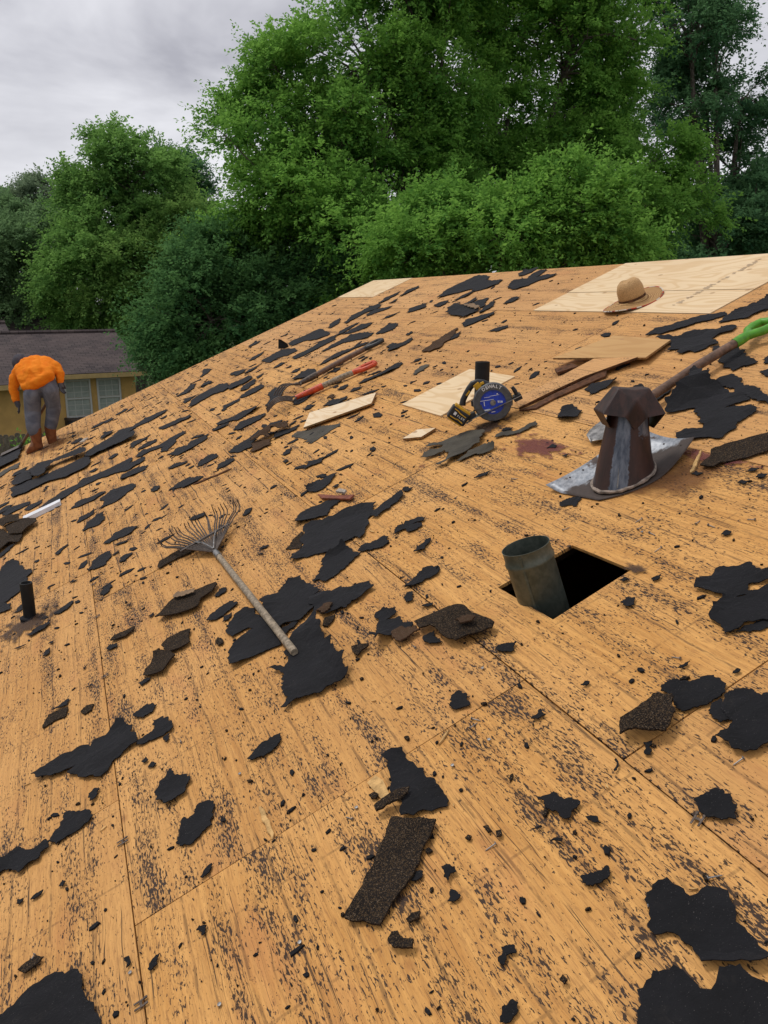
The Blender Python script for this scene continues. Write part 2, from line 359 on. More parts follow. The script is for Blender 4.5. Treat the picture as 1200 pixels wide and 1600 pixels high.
LEAF = dict(elm=((.074, .195, .044), (.235, .45, .082)), bright=((.084, .21, .044), (.26, .475, .082)), bright2=((.092, .20, .056), (.235, .39, .095)),
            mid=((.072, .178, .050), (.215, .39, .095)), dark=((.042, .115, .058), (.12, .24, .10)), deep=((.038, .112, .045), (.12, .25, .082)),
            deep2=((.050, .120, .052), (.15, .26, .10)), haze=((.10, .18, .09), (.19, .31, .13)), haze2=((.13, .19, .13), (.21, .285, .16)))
for k, (a, b) in LEAF.items(): MT['leaf_'+k] = mat_leaf('leaf_'+k, a, b)
MT['bark'] = plain('bark', (.13, .11, .09), .9, .2, var=.6, scale=12, bump=.02)
MT['tanwall'] = plain('tan_siding', (.58, .36, .12), .75, .3, var=.12, scale=3)
MT['cream'] = plain('cream_trim', (.52, .37, .16), .6, .35, var=.15, scale=6)
MT['windowwhite'] = plain('window_white', (.55, .56, .53), .5, .4, var=.08)
MT['fence'] = plain('grey_fence_wood', (.20, .165, .13), .85, .2, var=.5, scale=14, bump=.004)
MT['dirt'] = plain('grass_ground', (.05, .075, .022), .95, .1, var=.5, scale=2)
def mat_shingles():
    t = NT('brown_roof_shingles'); o = t.obj(); br = t.n('ShaderNodeTexBrick'); t.l(o, br.inputs['Vector']); br.inputs['Scale'].default_value = 1
    br.inputs['Brick Width'].default_value = .30; br.inputs['Row Height'].default_value = .15; br.inputs['Mortar Size'].default_value = .012
    br.inputs['Color1'].default_value = (.050, .040, .042, 1); br.inputs['Color2'].default_value = (.095, .075, .072, 1); br.inputs['Mortar'].default_value = (.02, .016, .016, 1)
    n = t.noise(o, 1.2, 4, .6); col = t.mixc(t.math('MULTIPLY', t.ss(n, .35, .7), .5), br.outputs['Color'], (.115, .085, .08)); t.bump(br.outputs['Fac'], -.6, .02)
    return t.done(col, .9, .2)
MT['shingles'] = mat_shingles()
def mat_glass():
    t = NT('window_glass'); o = t.obj(); n = t.noise(o, 1.5, 2); return t.done(t.mixc(n, (.05, .065, .06), (.10, .12, .11)), .08, .6)
MT['glass'] = mat_glass()
MT['blind'] = plain('window_blind', (.36, .40, .36), .7, .3, var=.15, scale=4)
def mat_stain(name, c, lo, hi, amount, scale=14, stretch=(1, .35, 1)):
    t = NT(name); o = t.obj(); n = t.noise(t.map(o, stretch), scale, 6, .65)
    ca = t.n('ShaderNodeAttribute', attribute_name='fade').outputs['Fac']
    m = t.math('MULTIPLY', t.ss(t.math('MULTIPLY_ADD', ca, .45, t.math('SUBTRACT', n, .25)), lo, hi), amount)
    t.done(c, .75, .25); tr = t.n('ShaderNodeBsdfTransparent'); ms = t.n('ShaderNodeMixShader'); t.l(m, ms.inputs[0]); t.l(tr.outputs[0], ms.inputs[1]); t.l(t.b.outputs[0], ms.inputs[2]); t.l(ms.outputs[0], t.out.inputs['Surface'])
    return t.m
MT['maroon'] = mat_stain('maroon_granule_stain', (.15, .04, .036), .46, .56, .75, 26)
MT['sootdark'] = mat_stain('sooty_dark_patch', (.05, .03, .022), .46, .60, .75, 20, (1, .6, 1))
MT['rustdirt'] = mat_stain('rust_brown_dirt', (.16, .065, .022), .36, .60, .6, 10, (1, .5, 1))

SCRAPS = [
('f',14,"broad top sheet of the dark felt pile just below the worker's boots",'9014,-1055 9212,-989 8966,-817 8903,-498 8726,-451 8474,-464 8626,-593 8830,-799 8689,-884 8476,-882 8428,-964 8654,-1045'),
('f',7,"ragged left flap of the felt pile below the worker's boots",'8946,-1278 9268,-1161 9179,-1069 8612,-1027 8622,-1170 8834,-1264'),
('f',4,"long dark bottom layer of the felt pile below the worker's boots",'8699,-1290 8664,-1188 8589,-1052 8476,-882 8449,-681 8425,-445 8085,-434 7911,-497 7901,-688 8115,-878 8103,-1069 8209,-1232'),
('f',8,'creased felt strip running up from the felt pile near the worker','8594,-456 8694,-294 8751,-148 8461,58 8295,60 8171,14 8279,-181 8308,-349 8263,-418 8486,-468'),
('f',1,'pointed felt sliver climbing toward the roof edge right of the worker','8932,-172 9083,-88 8907,64 9017,243 8983,389 8966,472 8800,440 8742,286 8772,106 8671,-29 8842,-142'),
('f',1,'very long narrow felt strip reaching up from the white metal strip','7113,-959 7284,-870 7415,-753 7388,-590 7522,-541 7427,-423 7401,-243 7405,-120 7390,-83 7277,-85 7212,-121 7185,12 7056,16 7000,-37 6968,-157 7115,-292 7203,-434 7230,-579 7104,-726 7072,-825 7130,-882'),
('f',1,'small folded felt scrap with a pale back beside the very long strip','6923,-226 6910,-162 6911,-90 6801,7 6701,-18 6686,-111 6740,-177 6718,-223'),
('f',1,'forked felt scrap right of the felt pile near the worker','7342,-49 7478,43 7350,184 7420,287 7425,431 7309,437 7257,327 7099,289 6946,192 7035,159 7190,194 7281,68 7247,-12'),
('f',1,'mid sized torn black felt scrap, second nearest right of the white metal strip','6601,-677 6735,-607 6682,-513 6656,-405 6574,-375 6525,-466 6550,-571 6601,-664'),
('f',1,'broad leaf shaped felt scrap right of the white metal strip','6158,-457 6349,-408 6473,-428 6577,-341 6474,-200 6348,-144 6251,-192 6157,-278 6158,-381'),
('f',1,'mid sized torn black felt scrap, nearest right of the white metal strip','6114,-635 6206,-608 6159,-470 6091,-536 6078,-611'),
('f',1,'layered felt scrap with cracked edges right below the white metal strip','5790,-595 5958,-553 6023,-489 5978,-417 5807,-427 5747,-490 5789,-548'),
('f',1,'mid sized torn black felt scrap, third nearest left of the leaf rake head','5276,-458 5361,-374 5285,-257 5233,-222 5165,-279 5186,-354 5206,-418 5179,-431'),
('f',1,'felt scrap lying across the plywood seam above the left pipe','4879,-593 4999,-547 5028,-493 5009,-431 4901,-438 4814,-485 4833,-555'),
('f',1,'small torn black felt scrap, nearest left of the leaf rake head','4739,-401 4807,-373 4781,-314 4746,-317 4705,-361 4715,-396'),
('f',4,"small torn black felt scrap, fourth nearest right of the worker's boots",'9112,-290 9266,-225 9177,-118 9075,-162 9019,-258'),
('f',1,"mid sized torn black felt scrap, ninth nearest right of the worker's boots",'7630,-13 7686,65 7653,198 7555,186 7548,98 7579,6'),
('f',1,'slender torn black felt scrap, ninth nearest left of the curled brown shingle','8147,267 8117,418 8044,528 7990,596 7893,555 7961,413 8069,274'),
('f',1,'mid sized torn black felt scrap, second nearest left of the white metal strip','7625,-1290 7800,-1241 7670,-1040 7552,-1029 7532,-1124 7539,-1256'),
('f',1,'mid sized torn black felt scrap, nearest left of the white metal strip','7387,-1081 7502,-1049 7474,-916 7344,-943 7309,-1043'),
('f',1,'small torn black felt scrap, third nearest left of the white metal strip','7866,-1335 7941,-1279 7873,-1199 7764,-1254 7760,-1328'),
('f',1,'small torn black felt scrap, fourth nearest left of the white metal strip','8123,-1368 8130,-1259 8054,-1255 8011,-1345'),
('f',10,"dark felt heap at the left photo edge under the worker's shovel",'10941,-1622 11092,-1549 11184,-1428 11362,-1242 11259,-1206 10735,-1259 10296,-1241 10276,-1378 10260,-1494 10249,-1571'),
('f',1,'grey felt flap under the heap at the left photo edge','9908,-1527 10027,-1478 10100,-1368 10119,-1233 9753,-1227 9877,-1337 9697,-1457'),
('f',1,"mid sized torn black felt scrap just below the worker's boots",'9428,-1304 9563,-1246 9526,-1116 9319,-1145 9335,-1272'),
('s',12,'dark shingle tab on top of the heap left of the white metal strip','7332,-1286 7335,-1215 7154,-1108 6993,-1094 6878,-1028 7005,-1197 6947,-1221 7150,-1260'),
('s',8,'thick shingle slab under the end of the white metal strip','7033,-1226 7007,-1115 6747,-944 6644,-938 6497,-1054 6650,-1164'),
('s',5,'broken shingle slab at the left photo edge above the square felt sheet','6945,-1315 7003,-1278 7004,-1238 6650,-1164 6522,-1055 6338,-1079 6423,-1152 6351,-1235 6327,-1270'),
('f',1,'mid sized torn black felt scrap, second nearest below the white metal strip','6303,-1269 6303,-1232 6398,-1163 6374,-1100 6280,-1157 6188,-1224'),
('f',1,'large flat felt sheet behind the left black pipe','5034,-1217 5707,-1281 5784,-1197 5905,-1148 5906,-1096 5642,-1021 5406,-951 5375,-984 5280,-976 5150,-1023 5075,-1121 4988,-1071 4891,-1070 4924,-1141'),
('f',1,'small torn black felt scrap, second nearest above the leaf rake head','6006,-55 5973,5 5864,-21 5904,-54'),
('f',1,'small torn black felt scrap, nearest below the white metal strip','5588,-801 5635,-761 5653,-704 5568,-756 5512,-778'),
('f',1,'slender torn black felt scrap, fourth nearest above the leaf rake head','6360,135 6372,212 6275,286 6273,211 6323,150'),
('f',1,"small torn black felt scrap, nearest right of the worker's boots",'9692,-608 9809,-548 9761,-491 9596,-515 9536,-573'),
('f',1,"small torn black felt scrap, third nearest right of the worker's boots",'7679,-466 7700,-411 7631,-383 7574,-432'),
('f',1,"small torn black felt scrap, sixth nearest right of the worker's boots",'7850,-276 7927,-206 7837,-172 7778,-248'),
('f',1,"small torn black felt scrap, second nearest right of the worker's boots",'10182,-336 10199,-212 10047,-200 10031,-322'),
('f',1,"small torn black felt scrap, fifth nearest right of the worker's boots",'10142,-194 10156,-91 10035,-68 9963,-174'),
('f',1,"small torn black felt scrap, seventh nearest right of the worker's boots",'10254,-32 10363,92 10245,124 10138,1'),
('f',1,'tiny torn black felt scrap, eleventh nearest left of the curled brown shingle','8612,343 8614,425 8530,404 8525,350'),
('f',1,"mid sized torn black felt scrap, eighth nearest right of the worker's boots",'7898,-61 8092,6 7982,96 8024,167 7907,121 7865,18 7789,-38'),
('f',1,'slender torn black felt scrap, second nearest left of the leaf rake head','5105,-403 5068,-331 5051,-300 5037,-344 5063,-390'),
('f',1,'tiny torn black felt scrap, fourth nearest left of the leaf rake head','4924,-432 4944,-383 4912,-391 4899,-423'),
('f',1,'tiny torn black felt scrap just above the white metal strip','7833,-945 7855,-876 7764,-898'),
('f',1,'wavy felt scrap with a notch, left of the curled brown shingle','6745,194 6889,273 6803,364 6891,422 6835,577 6692,535 6664,472 6608,375 6635,251'),
('f',1,'mid sized torn black felt scrap, fourth nearest left of the curled brown shingle','5978,316 6080,354 6127,430 6046,495 5961,485 5942,408 5943,343'),
('f',1,'mid sized torn black felt scrap, nearest left of the curled brown shingle','5632,406 5746,448 5743,537 5639,553 5620,498 5621,435'),
('f',1,'slender torn black felt scrap, fifth nearest above the leaf rake head','6360,135 6398,188 6322,245 6285,287 6246,267 6273,197 6298,146'),
('f',1,'spiky felt scrap straight above the head of the leaf rake','5713,52 5774,123 5793,227 5687,272 5615,303 5567,239 5589,145'),
('f',1,'felt scrap tucked against the left side of the curled brown shingle','5951,575 6007,648 6029,762 6146,874 6062,901 5982,805 5847,744 5739,718 5784,624 5850,587'),
('b',8,'curled dark brown shingle standing on edge left of the pale board','5914,761 5913,841 5910,976 5864,1058 5700,1017 5800,919 5693,863 5803,747'),
('b',2,'lower brown tab of the curled shingle left of the pale board','5739,718 5825,752 5693,863 5559,833 5572,753 5598,686'),
('f',1,'mid sized torn black felt scrap, nearest right of the curled brown shingle','5683,867 5800,919 5711,1027 5707,1099 5626,1041 5649,956 5653,872'),
('f',1,'tiny torn black felt scrap just below the fork tines','5841,1052 5876,1117 5829,1096 5808,1049'),
('f',1,'mid sized torn black felt scrap just above the curled brown shingle','6098,917 6170,978 6070,1070 6025,1009 6026,926'),
('f',1,'leaf shaped felt scrap just below the tines of the orange fork','6529,736 6667,826 6640,909 6613,992 6544,1042 6450,951 6450,863 6450,776'),
('f',1,'long ragged felt scrap left of the tips of the fork tines','7077,685 7079,763 7019,860 7052,945 7023,1049 6929,1096 6842,1019 6840,927 6810,843 6927,762 7016,688'),
('f',1,'slender torn black felt scrap, second nearest left of the curled brown shingle','6894,618 6925,685 6838,774 6808,707 6847,624'),
('f',1,'smooth felt scrap above the narrow tail, left of the forks','7695,1061 7810,1157 7833,1320 7632,1303 7592,1190 7624,1096'),
('f',1,'mid sized torn black felt scrap, third nearest left of the curled brown shingle','7525,831 7687,889 7658,1053 7567,1023 7545,893 7453,841'),
('f',2,'long cracked felt drift of lapped layers left of the forks','8392,636 8641,713 8832,821 8889,946 8926,1098 8789,1147 8494,1113 8403,1038 8525,933 8474,831 8424,731'),
('f',3,'mid sized torn black felt scrap, fifth nearest left of the upright black flap','8514,1089 8586,1170 8551,1295 8584,1378 8361,1371 8291,1271 8322,1094'),
('f',1,'mid sized torn black felt scrap just left of the fork tines','8040,1140 8205,1214 8212,1325 8194,1366 8029,1307 7926,1202 7958,1148'),
('f',1,'mid sized torn black felt scrap, seventh nearest left of the curled brown shingle','8911,644 9060,705 8929,857 8921,760 8772,660'),
('f',1,'mid sized torn black felt scrap, tenth nearest left of the curled brown shingle','9511,636 9579,767 9872,897 9709,953 9485,894 9368,774 9440,665'),
('f',1,'small torn black felt scrap, sixth nearest left of the curled brown shingle','9355,902 9496,998 9505,1081 9321,1077 9286,980'),
('f',1,'small torn black felt scrap, sixth nearest left of the upright black flap','10066,1058 10551,1200 10272,1248 10080,1168 9980,1074'),
('f',1,'slender torn black felt scrap, fourth nearest left of the upright black flap','9214,1287 9221,1369 9055,1462 8926,1382 8967,1293'),
('f',1,'mid sized torn black felt scrap, third nearest left of the upright black flap','8831,1379 8933,1463 8944,1585 9000,1680 8895,1572 8790,1448'),
('f',1,'felt scrap under the upright black flap near the far roof edge','9149,1678 9213,1818 9225,1946 8885,2031 8693,1993 8684,1871 8818,1790 8762,1676 9029,1667'),
('f',1,'humped felt scrap just above the upright black flap','9394,2079 9460,2206 9423,2367 9383,2506 8798,2442 8723,2385 8809,2271 9096,2199 9134,2065'),
('f',1,'long smooth felt strip between the upright black flap and the forks','8436,1847 8464,1942 8474,2082 8529,2238 8452,2409 8273,2325 8263,2167 8254,2010 8260,1841'),
('f',1,'small torn black felt scrap, nearest left of the upright black flap','9533,1597 9682,1708 9696,1841 9580,1789 9458,1652'),
('f',1,'small torn black felt scrap, second nearest left of the upright black flap','10714,1881 10764,2000 10639,2063 10557,1948 10579,1872'),
('f',1,'small torn black felt scrap just above the upright black flap','10209,2203 10224,2322 10120,2269'),
('f',1,'small torn black felt scrap, nearest below the upright black flap','8355,1604 8448,1706 8364,1739 8290,1643'),
('f',1,'tiny torn black felt scrap, second nearest below the upright black flap','8068,1654 8053,1732 7971,1689'),
('f',1,'small torn black felt scrap just above the fork tines','7700,1609 7760,1689 7649,1709 7610,1644'),
('f',1,'layered felt scrap under the shaft of the black handled fork','7343,1520 7432,1624 7471,1740 7215,1733 7132,1681 7195,1584'),
('f',1,'jagged felt scrap under the crossing tines of the two forks','7285,1262 7354,1347 7158,1408 7061,1347 6906,1287 6905,1223 6785,1159 6814,1105 6965,1192'),
('f',1,'felt scrap under the socket of the orange handled fork','6477,1270 6560,1340 6505,1384 6533,1484 6478,1512 6371,1386 6319,1281 6371,1252'),
('f',1,'small torn black felt scrap just right of the fork tines','6082,1243 6142,1298 6042,1345 5998,1280'),
('f',1,'slender torn black felt scrap, second nearest above the pale narrow board','5881,1354 5949,1434 5832,1546 5743,1513 5745,1431'),
('f',1,'slender torn black felt scrap, nearest above the pale narrow board','5691,1377 5745,1431 5699,1510 5634,1513 5551,1481 5637,1405'),
('f',1,'small torn black felt scrap, third nearest above the pale narrow board','6140,1574 6189,1636 6152,1674 6066,1605'),
('b',1,'thin small brown shingle scrap just above the pale narrow board','6080,1458 6091,1498 5983,1496 5986,1461'),
('f',1,'small torn black felt scrap, third nearest left of the fork handles','6465,1607 6478,1681 6357,1690 6408,1625'),
('f',1,'small torn black felt scrap, nearest left of the fork handles','6914,1772 6915,1837 6836,1858 6793,1794'),
('f',0,'grey felt sheet sticking out under the pale narrow board','5535,981 5564,1035 5481,1087 5340,1207 5242,1274 5169,1248 5173,1162 5141,1076 5108,1004 5290,1001'),
('f',1,'small torn black felt scrap, second nearest right of the curled brown shingle','5188,798 5241,850 5210,890 5141,851 5145,810'),
('f',1,'tiny torn black felt scrap just below the curled brown shingle','5033,766 5038,791 4981,786 4974,767'),
('f',1,'mid sized torn black felt scrap, second nearest above the reddish wood strip','4664,804 4783,853 4734,894 4691,976 4627,915 4660,859'),
('f',1,'leaf shaped felt scrap above the reddish wood strip','4270,700 4330,761 4336,858 4314,898 4221,849 4175,792 4187,725'),
('f',1,'tiny torn black felt scrap, nearest above the reddish wood strip','4112,810 4128,841 4103,852 4075,827'),
('f',1,'small torn black felt scrap, fifth nearest left of the curled brown shingle','6965,427 7012,488 6926,556 6892,497'),
('f',1,'small torn black felt scrap, third nearest below the upright black flap','8341,1394 8348,1489 8261,1448 8215,1381'),
('f',1,'mid sized torn black felt scrap, eighth nearest left of the curled brown shingle','8030,269 8075,378 8082,499 8009,591 7916,576 7925,458 7956,328'),
('f',1,'tiny torn black felt scrap, twelfth nearest left of the curled brown shingle','8887,377 8942,459 8845,428 8794,365'),
('f',1,'wide ragged felt strip above the black handle of the fork','7970,2048 8056,2172 8107,2342 8113,2460 7915,2536 7646,2539 7568,2433 7752,2359 7903,2286 7936,2167'),
('f',1,'thin curved felt strip touching the black handle of the fork','7404,1804 7477,1899 7554,2067 7452,2189 7455,2280 7352,2364 7316,2296 7381,2180 7377,2056 7372,1897'),
('f',1,'mid sized torn black felt scrap, second nearest above the fork handles','8495,2385 8640,2518 8651,2665 8564,2734 8510,2611 8411,2454'),
('f',1,'slender torn black felt scrap, nearest above the fork handles','8366,2438 8419,2577 8427,2700 8235,2752 8082,2641 8160,2555 8239,2469'),
('f',1,'broken felt strip below the pale patch at the far roof corner','9039,2707 9261,2898 9219,3013 9286,3173 9162,3243 8927,3155 8920,3066 9012,2974 8950,2822 8890,2694'),
('f',1,'slender torn black felt scrap, nearest below the far pale patch','8762,2895 8915,2999 8873,3089 8618,3181 8589,3095 8676,3006'),
('f',1,'thin felt strip at the lower right corner of the far pale patch','9188,3243 9364,3430 9332,3608 9213,3521 9146,3358'),
('f',1,'small torn black felt scrap, third nearest above the fork handles','9230,2562 9458,2729 9438,2799 9138,2679 9107,2561'),
('f',1,'mid sized torn black felt scrap, second nearest right of the far pale patch','9001,3448 9168,3613 9098,3760 8967,3653 8956,3515'),
('f',1,'small torn black felt scrap, nearest right of the far pale patch','8885,3244 8916,3388 8793,3311'),
('f',1,'slender torn black felt scrap, second nearest below the far pale patch','8133,2819 8181,2918 8083,3044 8055,2903'),
('f',1,'smooth oval felt scrap just above the tip of the black fork handle','7572,2526 7688,2649 7730,2742 7563,2771 7397,2670 7429,2557'),
('f',1,'mid sized torn black felt scrap, fifth nearest left of the tan striped square','7839,3011 7984,3107 7947,3189 7831,3270 7671,3153 7744,3073'),
('f',1,'small torn black felt scrap, fourth nearest left of the tan striped square','7541,3193 7563,3271 7472,3329 7380,3252 7377,3176'),
('f',1,'small torn black felt scrap, second nearest left of the tan striped square','7151,3142 7205,3253 7103,3272 7068,3180'),
('f',1,'largest felt drift just below the ridge, fraying to the right','7816,3370 8005,3537 8055,3706 8022,3872 7970,3987 7625,3929 7545,3823 7361,3813 7166,3801 7113,3722 7179,3592 7282,3538 7427,3600 7535,3545 7721,3450'),
('f',1,'mid sized torn black felt scrap just above the tan striped square','7346,3329 7386,3444 7318,3558 7244,3442 7298,3359'),
('f',1,'small torn black felt scrap, nearest right of the tan striped square','6970,3218 6972,3309 7020,3408 6892,3345 6843,3255'),
('f',3,'square cut felt piece with a tan stripe, below the ridge','6951,3020 7002,3181 6482,3138 6425,3088 6464,2943 6600,2974'),
('f',1,'mid sized torn black felt scrap, second nearest right of the tan striped square','6830,3212 6813,3327 6736,3380 6511,3222 6493,3161'),
('f',1,'mid sized torn black felt scrap, third nearest right of the tan striped square','6383,3073 6453,3155 6540,3291 6453,3291 6341,3174 6303,3052'),
('f',1,'straight felt strip right below the tan striped felt square','6260,2832 6341,2925 6259,2978 6179,3030 6113,3097 6049,3034 6076,2938 6103,2841 6129,2776'),
('f',1,'slender torn black felt scrap, fourth nearest right of the tan striped square','5625,2723 5623,2796 5543,2861 5469,2822 5514,2746'),
('f',1,'slender torn black felt scrap, second nearest left of the new plywood sheet','6245,3242 6296,3365 6179,3384 6151,3291'),
('f',1,'small torn black felt scrap, third nearest left of the tan striped square','7541,3193 7563,3290 7472,3329 7380,3252 7377,3176'),
('f',1,'small torn black felt scrap, nearest left of the tan striped square','7134,3143 7191,3246 7103,3272 7068,3199'),
('f',1,'slender torn black felt scrap, nearest left of the new plywood sheet','7084,3930 7120,4048 6969,4092 6919,4012 6936,3893'),
('f',1,'winged felt scrap below the ridge left of the new plywood','6738,3595 6882,3766 6725,3812 6788,3889 6789,4001 6695,4011 6633,3914 6602,3822 6542,3872 6368,3894 6339,3840 6454,3742 6454,3637 6524,3576'),
('b',2,'reddish brown shingle blade right of the fork handles','6008,2310 6057,2379 6132,2494 6182,2646 6207,2755 6066,2671 5956,2543 5957,2497 5862,2403 5911,2323'),
('f',1,'small torn black felt scrap just below the tan striped square','5980,2540 6029,2628 6028,2690 5930,2621 5931,2561'),
('f',1,'torn felt cluster right of the tip of the black fork handle','6800,2321 6831,2402 6652,2422 6653,2521 6580,2495 6536,2385 6536,2304 6593,2248'),
('f',1,'tiny torn black felt scrap, third nearest below the far pale patch','6896,2567 6928,2634 6850,2623 6818,2557'),
('f',1,'small torn black felt scrap, second nearest right of the fork handles','5844,2127 5889,2193 5832,2225 5808,2176'),
('f',1,'pale grey felt sliver left of the black pipe behind the saw','5525,1999 5619,2093 5596,2139 5529,2141 5491,2073 5473,1995'),
('f',1,'long thin felt strip right of the orange fork handle','6040,1727 6063,1810 6014,1893 6037,1991 6060,2107 5962,2107 5893,1988 5942,1892 5967,1785 6001,1726'),
('f',1,'small torn black felt scrap, nearest below the fork handles','5923,1609 5969,1656 5877,1699 5839,1662 5885,1609'),
('f',1,'small torn black felt scrap, second nearest below the fork handles','6140,1574 6202,1633 6161,1677 6090,1629'),
('f',1,'small torn black felt scrap, second nearest left of the fork handles','6913,1755 6946,1832 6836,1858 6793,1794'),
('f',1,'small torn black felt scrap, nearest right of the fork handles','6719,2008 6797,2088 6755,2121'),
('f',1,'long straight felt strip right of the straw hat','3883,2810 3898,2864 3907,2908 3868,2922 3784,3037 3700,3113 3613,3153 3559,3112 3605,3046 3695,2955 3760,2886 3800,2839'),
('f',1,'felt strip at the right photo edge below the new plywood','3513,3009 3556,3091 3557,3144 3522,3219 3498,3347 3468,3433 3312,3273 3351,3191 3377,3139 3373,3078 3438,3054 3473,3032'),
('f',1,'ragged winged felt scrap beside the loose tan plywood sheet','3707,2742 3684,2807 3602,2826 3599,2868 3517,2905 3439,2942 3357,2978 3322,2921 3372,2877 3367,2818 3309,2795 3259,2762 3305,2737 3298,2709 3323,2658 3373,2661 3386,2630 3435,2652 3453,2680 3509,2653 3567,2726 3643,2749'),
('f',1,'square felt scrap crossed by the wooden shovel shaft','3277,2721 3256,2743 3170,2744 3038,2714 2866,2616 2904,2567 2918,2508 3037,2571'),
('f',1,'small torn black felt scrap, second nearest right of the shovel shaft','2856,2635 2867,2676 2814,2658 2767,2598 2820,2607'),
('f',1,'mid sized torn black felt scrap, nearest right of the shovel shaft','2768,2524 2756,2559 2699,2544 2655,2488 2705,2495'),
('f',1,'biggest felt sheet right of the metal vent, under the shovel shaft','2873,2083 2940,2146 2944,2211 3007,2384 2958,2377 2827,2347 2597,2290 2630,2244 2643,2194 2612,2225 2557,2240 2497,2227 2481,2180 2484,2106 2452,2073 2446,1976 2502,1971 2536,1945 2599,1909 2639,1925 2670,1952 2661,1992 2591,2022 2610,2053 2660,2060 2778,2157 2806,2142 2841,2100'),
('f',1,'felt sheet at the right photo edge above the biggest felt sheet','2908,2387 2919,2436 2897,2483 2844,2468 2806,2458 2780,2422 2738,2399 2660,2392 2598,2359 2539,2328 2494,2324 2450,2276 2488,2273 2602,2300 2780,2357'),
('f',1,'mid sized torn black felt scrap just left of the shovel shaft','3122,2184 3117,2229 3087,2306 3048,2237 3041,2153 3074,2153'),
('f',1,'slender torn black felt scrap just above the metal roof vent','3332,2188 3319,2218 3284,2281 3190,2256 3198,2219 3241,2194 3298,2181'),
('f',1,'oblong felt scrap above and left of the rusty vent cap','3606,2181 3624,2226 3566,2268 3525,2300 3466,2279 3467,2212 3496,2130 3492,2109'),
('f',0,'slender torn black felt scrap just below the straw hat','3722,2438 3703,2462 3606,2478 3612,2401'),
('s',2,'brown granule shingle strip at the right photo edge by the vent flashing','2330,1769 2343,1796 2359,1843 2399,1889 2368,1948 2336,2014 2295,2068 2261,2113 2151,2000 2188,1954 2215,1905 2248,1860 2280,1822 2274,1785'),
('f',1,'round curled felt scrap between the saw and the metal vent','3436,1869 3481,1920 3522,1964 3488,2001 3420,1983 3354,1964 3312,1914 3335,1872 3389,1851'),
('f',3,'weathered grey felt sheet with long fingers below the circular saw','3938,1339 3977,1373 3907,1437 3890,1500 3873,1564 3804,1568 3751,1604 3606,1506 3621,1464 3614,1422 3599,1374 3613,1324 3596,1295 3620,1259 3656,1253 3645,1311 3724,1372 3778,1370 3795,1298 3821,1251 3862,1291 3821,1382 3841,1403'),
('f',1,'dark felt tongue under the weathered grey felt below the saw','3584,1318 3579,1364 3585,1406 3613,1440 3588,1485 3514,1530 3476,1517 3480,1472 3535,1416 3549,1366'),
('f',1,'grey forked felt twig between the saw and the red stain','3609,1587 3624,1646 3548,1689 3542,1755 3513,1791 3480,1774 3497,1696 3532,1649 3583,1601'),
('f',1,'small torn black felt scrap just right of the circular saw','3650,1656 3663,1680 3608,1706 3595,1688'),
('f',1,'mid sized torn black felt scrap just below the circular saw','3276,1276 3285,1312 3264,1359 3248,1336 3252,1302'),
('f',1,'small torn black felt scrap, second nearest left of the metal roof vent','3174,1627 3187,1664 3153,1668 3130,1643'),
('f',1,'tiny torn black felt scrap, nearest left of the metal roof vent','3017,1605 3002,1634 2990,1608'),
('f',0,'felt scrap sticking out under the left front of the vent flashing','2656,1335 2655,1363 2631,1402 2594,1406 2564,1353 2623,1324'),
('f',1,'split felt scrap left of the galvanised duct, uppermost of three','3172,790 3220,832 3201,858 3223,876 3200,934 3159,948 3137,929 3166,884 3126,915 3097,905 3098,868 3117,836 3154,845 3166,809'),
('f',1,'mid sized torn black felt scrap just right of the reddish wood strip','2915,772 2943,811 2956,852 2944,870 2917,853 2888,808'),
('f',1,'winged felt scrap left of the galvanised duct, lowest of three','2689,623 2699,679 2747,739 2695,784 2658,768 2665,714 2663,684 2655,651'),
('f',1,'felt scrap with a straight edge just below the reddish wood strip','3877,500 3971,548 3990,592 3960,679 3956,726 3864,770 3856,729 3762,663 3816,583'),
('f',1,'large square cut felt sheet right of the rake head','3473,361 3532,396 3541,437 3683,486 3790,529 3753,599 3703,702 3686,769 3662,815 3601,879 3525,833 3431,768 3365,724 3290,673 3316,666 3363,663 3352,608 3341,553 3363,502 3413,435'),
('s',0,'granule shingle corner peeking out left of the square cut felt sheet','3635,383 3707,440 3746,501 3734,508 3559,443'),
('f',1,'narrow felt tongue at the upper right of the square cut felt sheet','3473,794 3525,833 3548,888 3562,931 3555,1011 3517,1003 3476,947 3457,859 3425,818'),
('f',1,'small torn black felt scrap just below the small pale wood block','3578,1017 3601,1041 3544,1066 3534,1029'),
('f',1,'paddle shaped felt scrap right of the square cut felt sheet','3196,615 3223,658 3200,715 3208,752 3179,764 3121,746 3108,709 3144,659'),
('f',1,'parallelogram felt piece below the square cut felt sheet','3158,373 3194,421 3300,472 3319,521 3319,596 3253,604 3214,597 3164,619 3133,558 3097,481 3073,411'),
('f',1,'arrow shaped felt scrap left of the duct, a row above its foot','2686,618 2711,685 2741,736 2695,784 2647,763 2660,704 2650,648'),
('f',1,'small torn black felt scrap, nearest below the reddish wood strip','2615,586 2640,612 2620,631 2567,606 2576,582'),
('f',1,'small torn black felt scrap, second nearest below the reddish wood strip','2494,609 2491,628 2475,648 2461,637 2479,616'),
('f',2,'felt sheet under the middle of the rake handle, right half','3229,144 3220,192 3230,242 3279,296 3254,352 3073,372 3041,373 3022,325 2999,314 2933,332 2911,296 2881,228 2919,182 2909,151 3024,139'),
('f',1,'torn felt sheet under the rake handle, left half with open slits','3111,-42 3177,-25 3239,27 3249,75 3202,110 3075,115 3011,135 2897,147 2896,211 2882,221 2851,162 2831,128 2784,115 2799,44 2811,-1 2812,-56 2828,-86 2930,-70 2998,-41 3014,-9 3027,59 3056,44 3054,-26'),
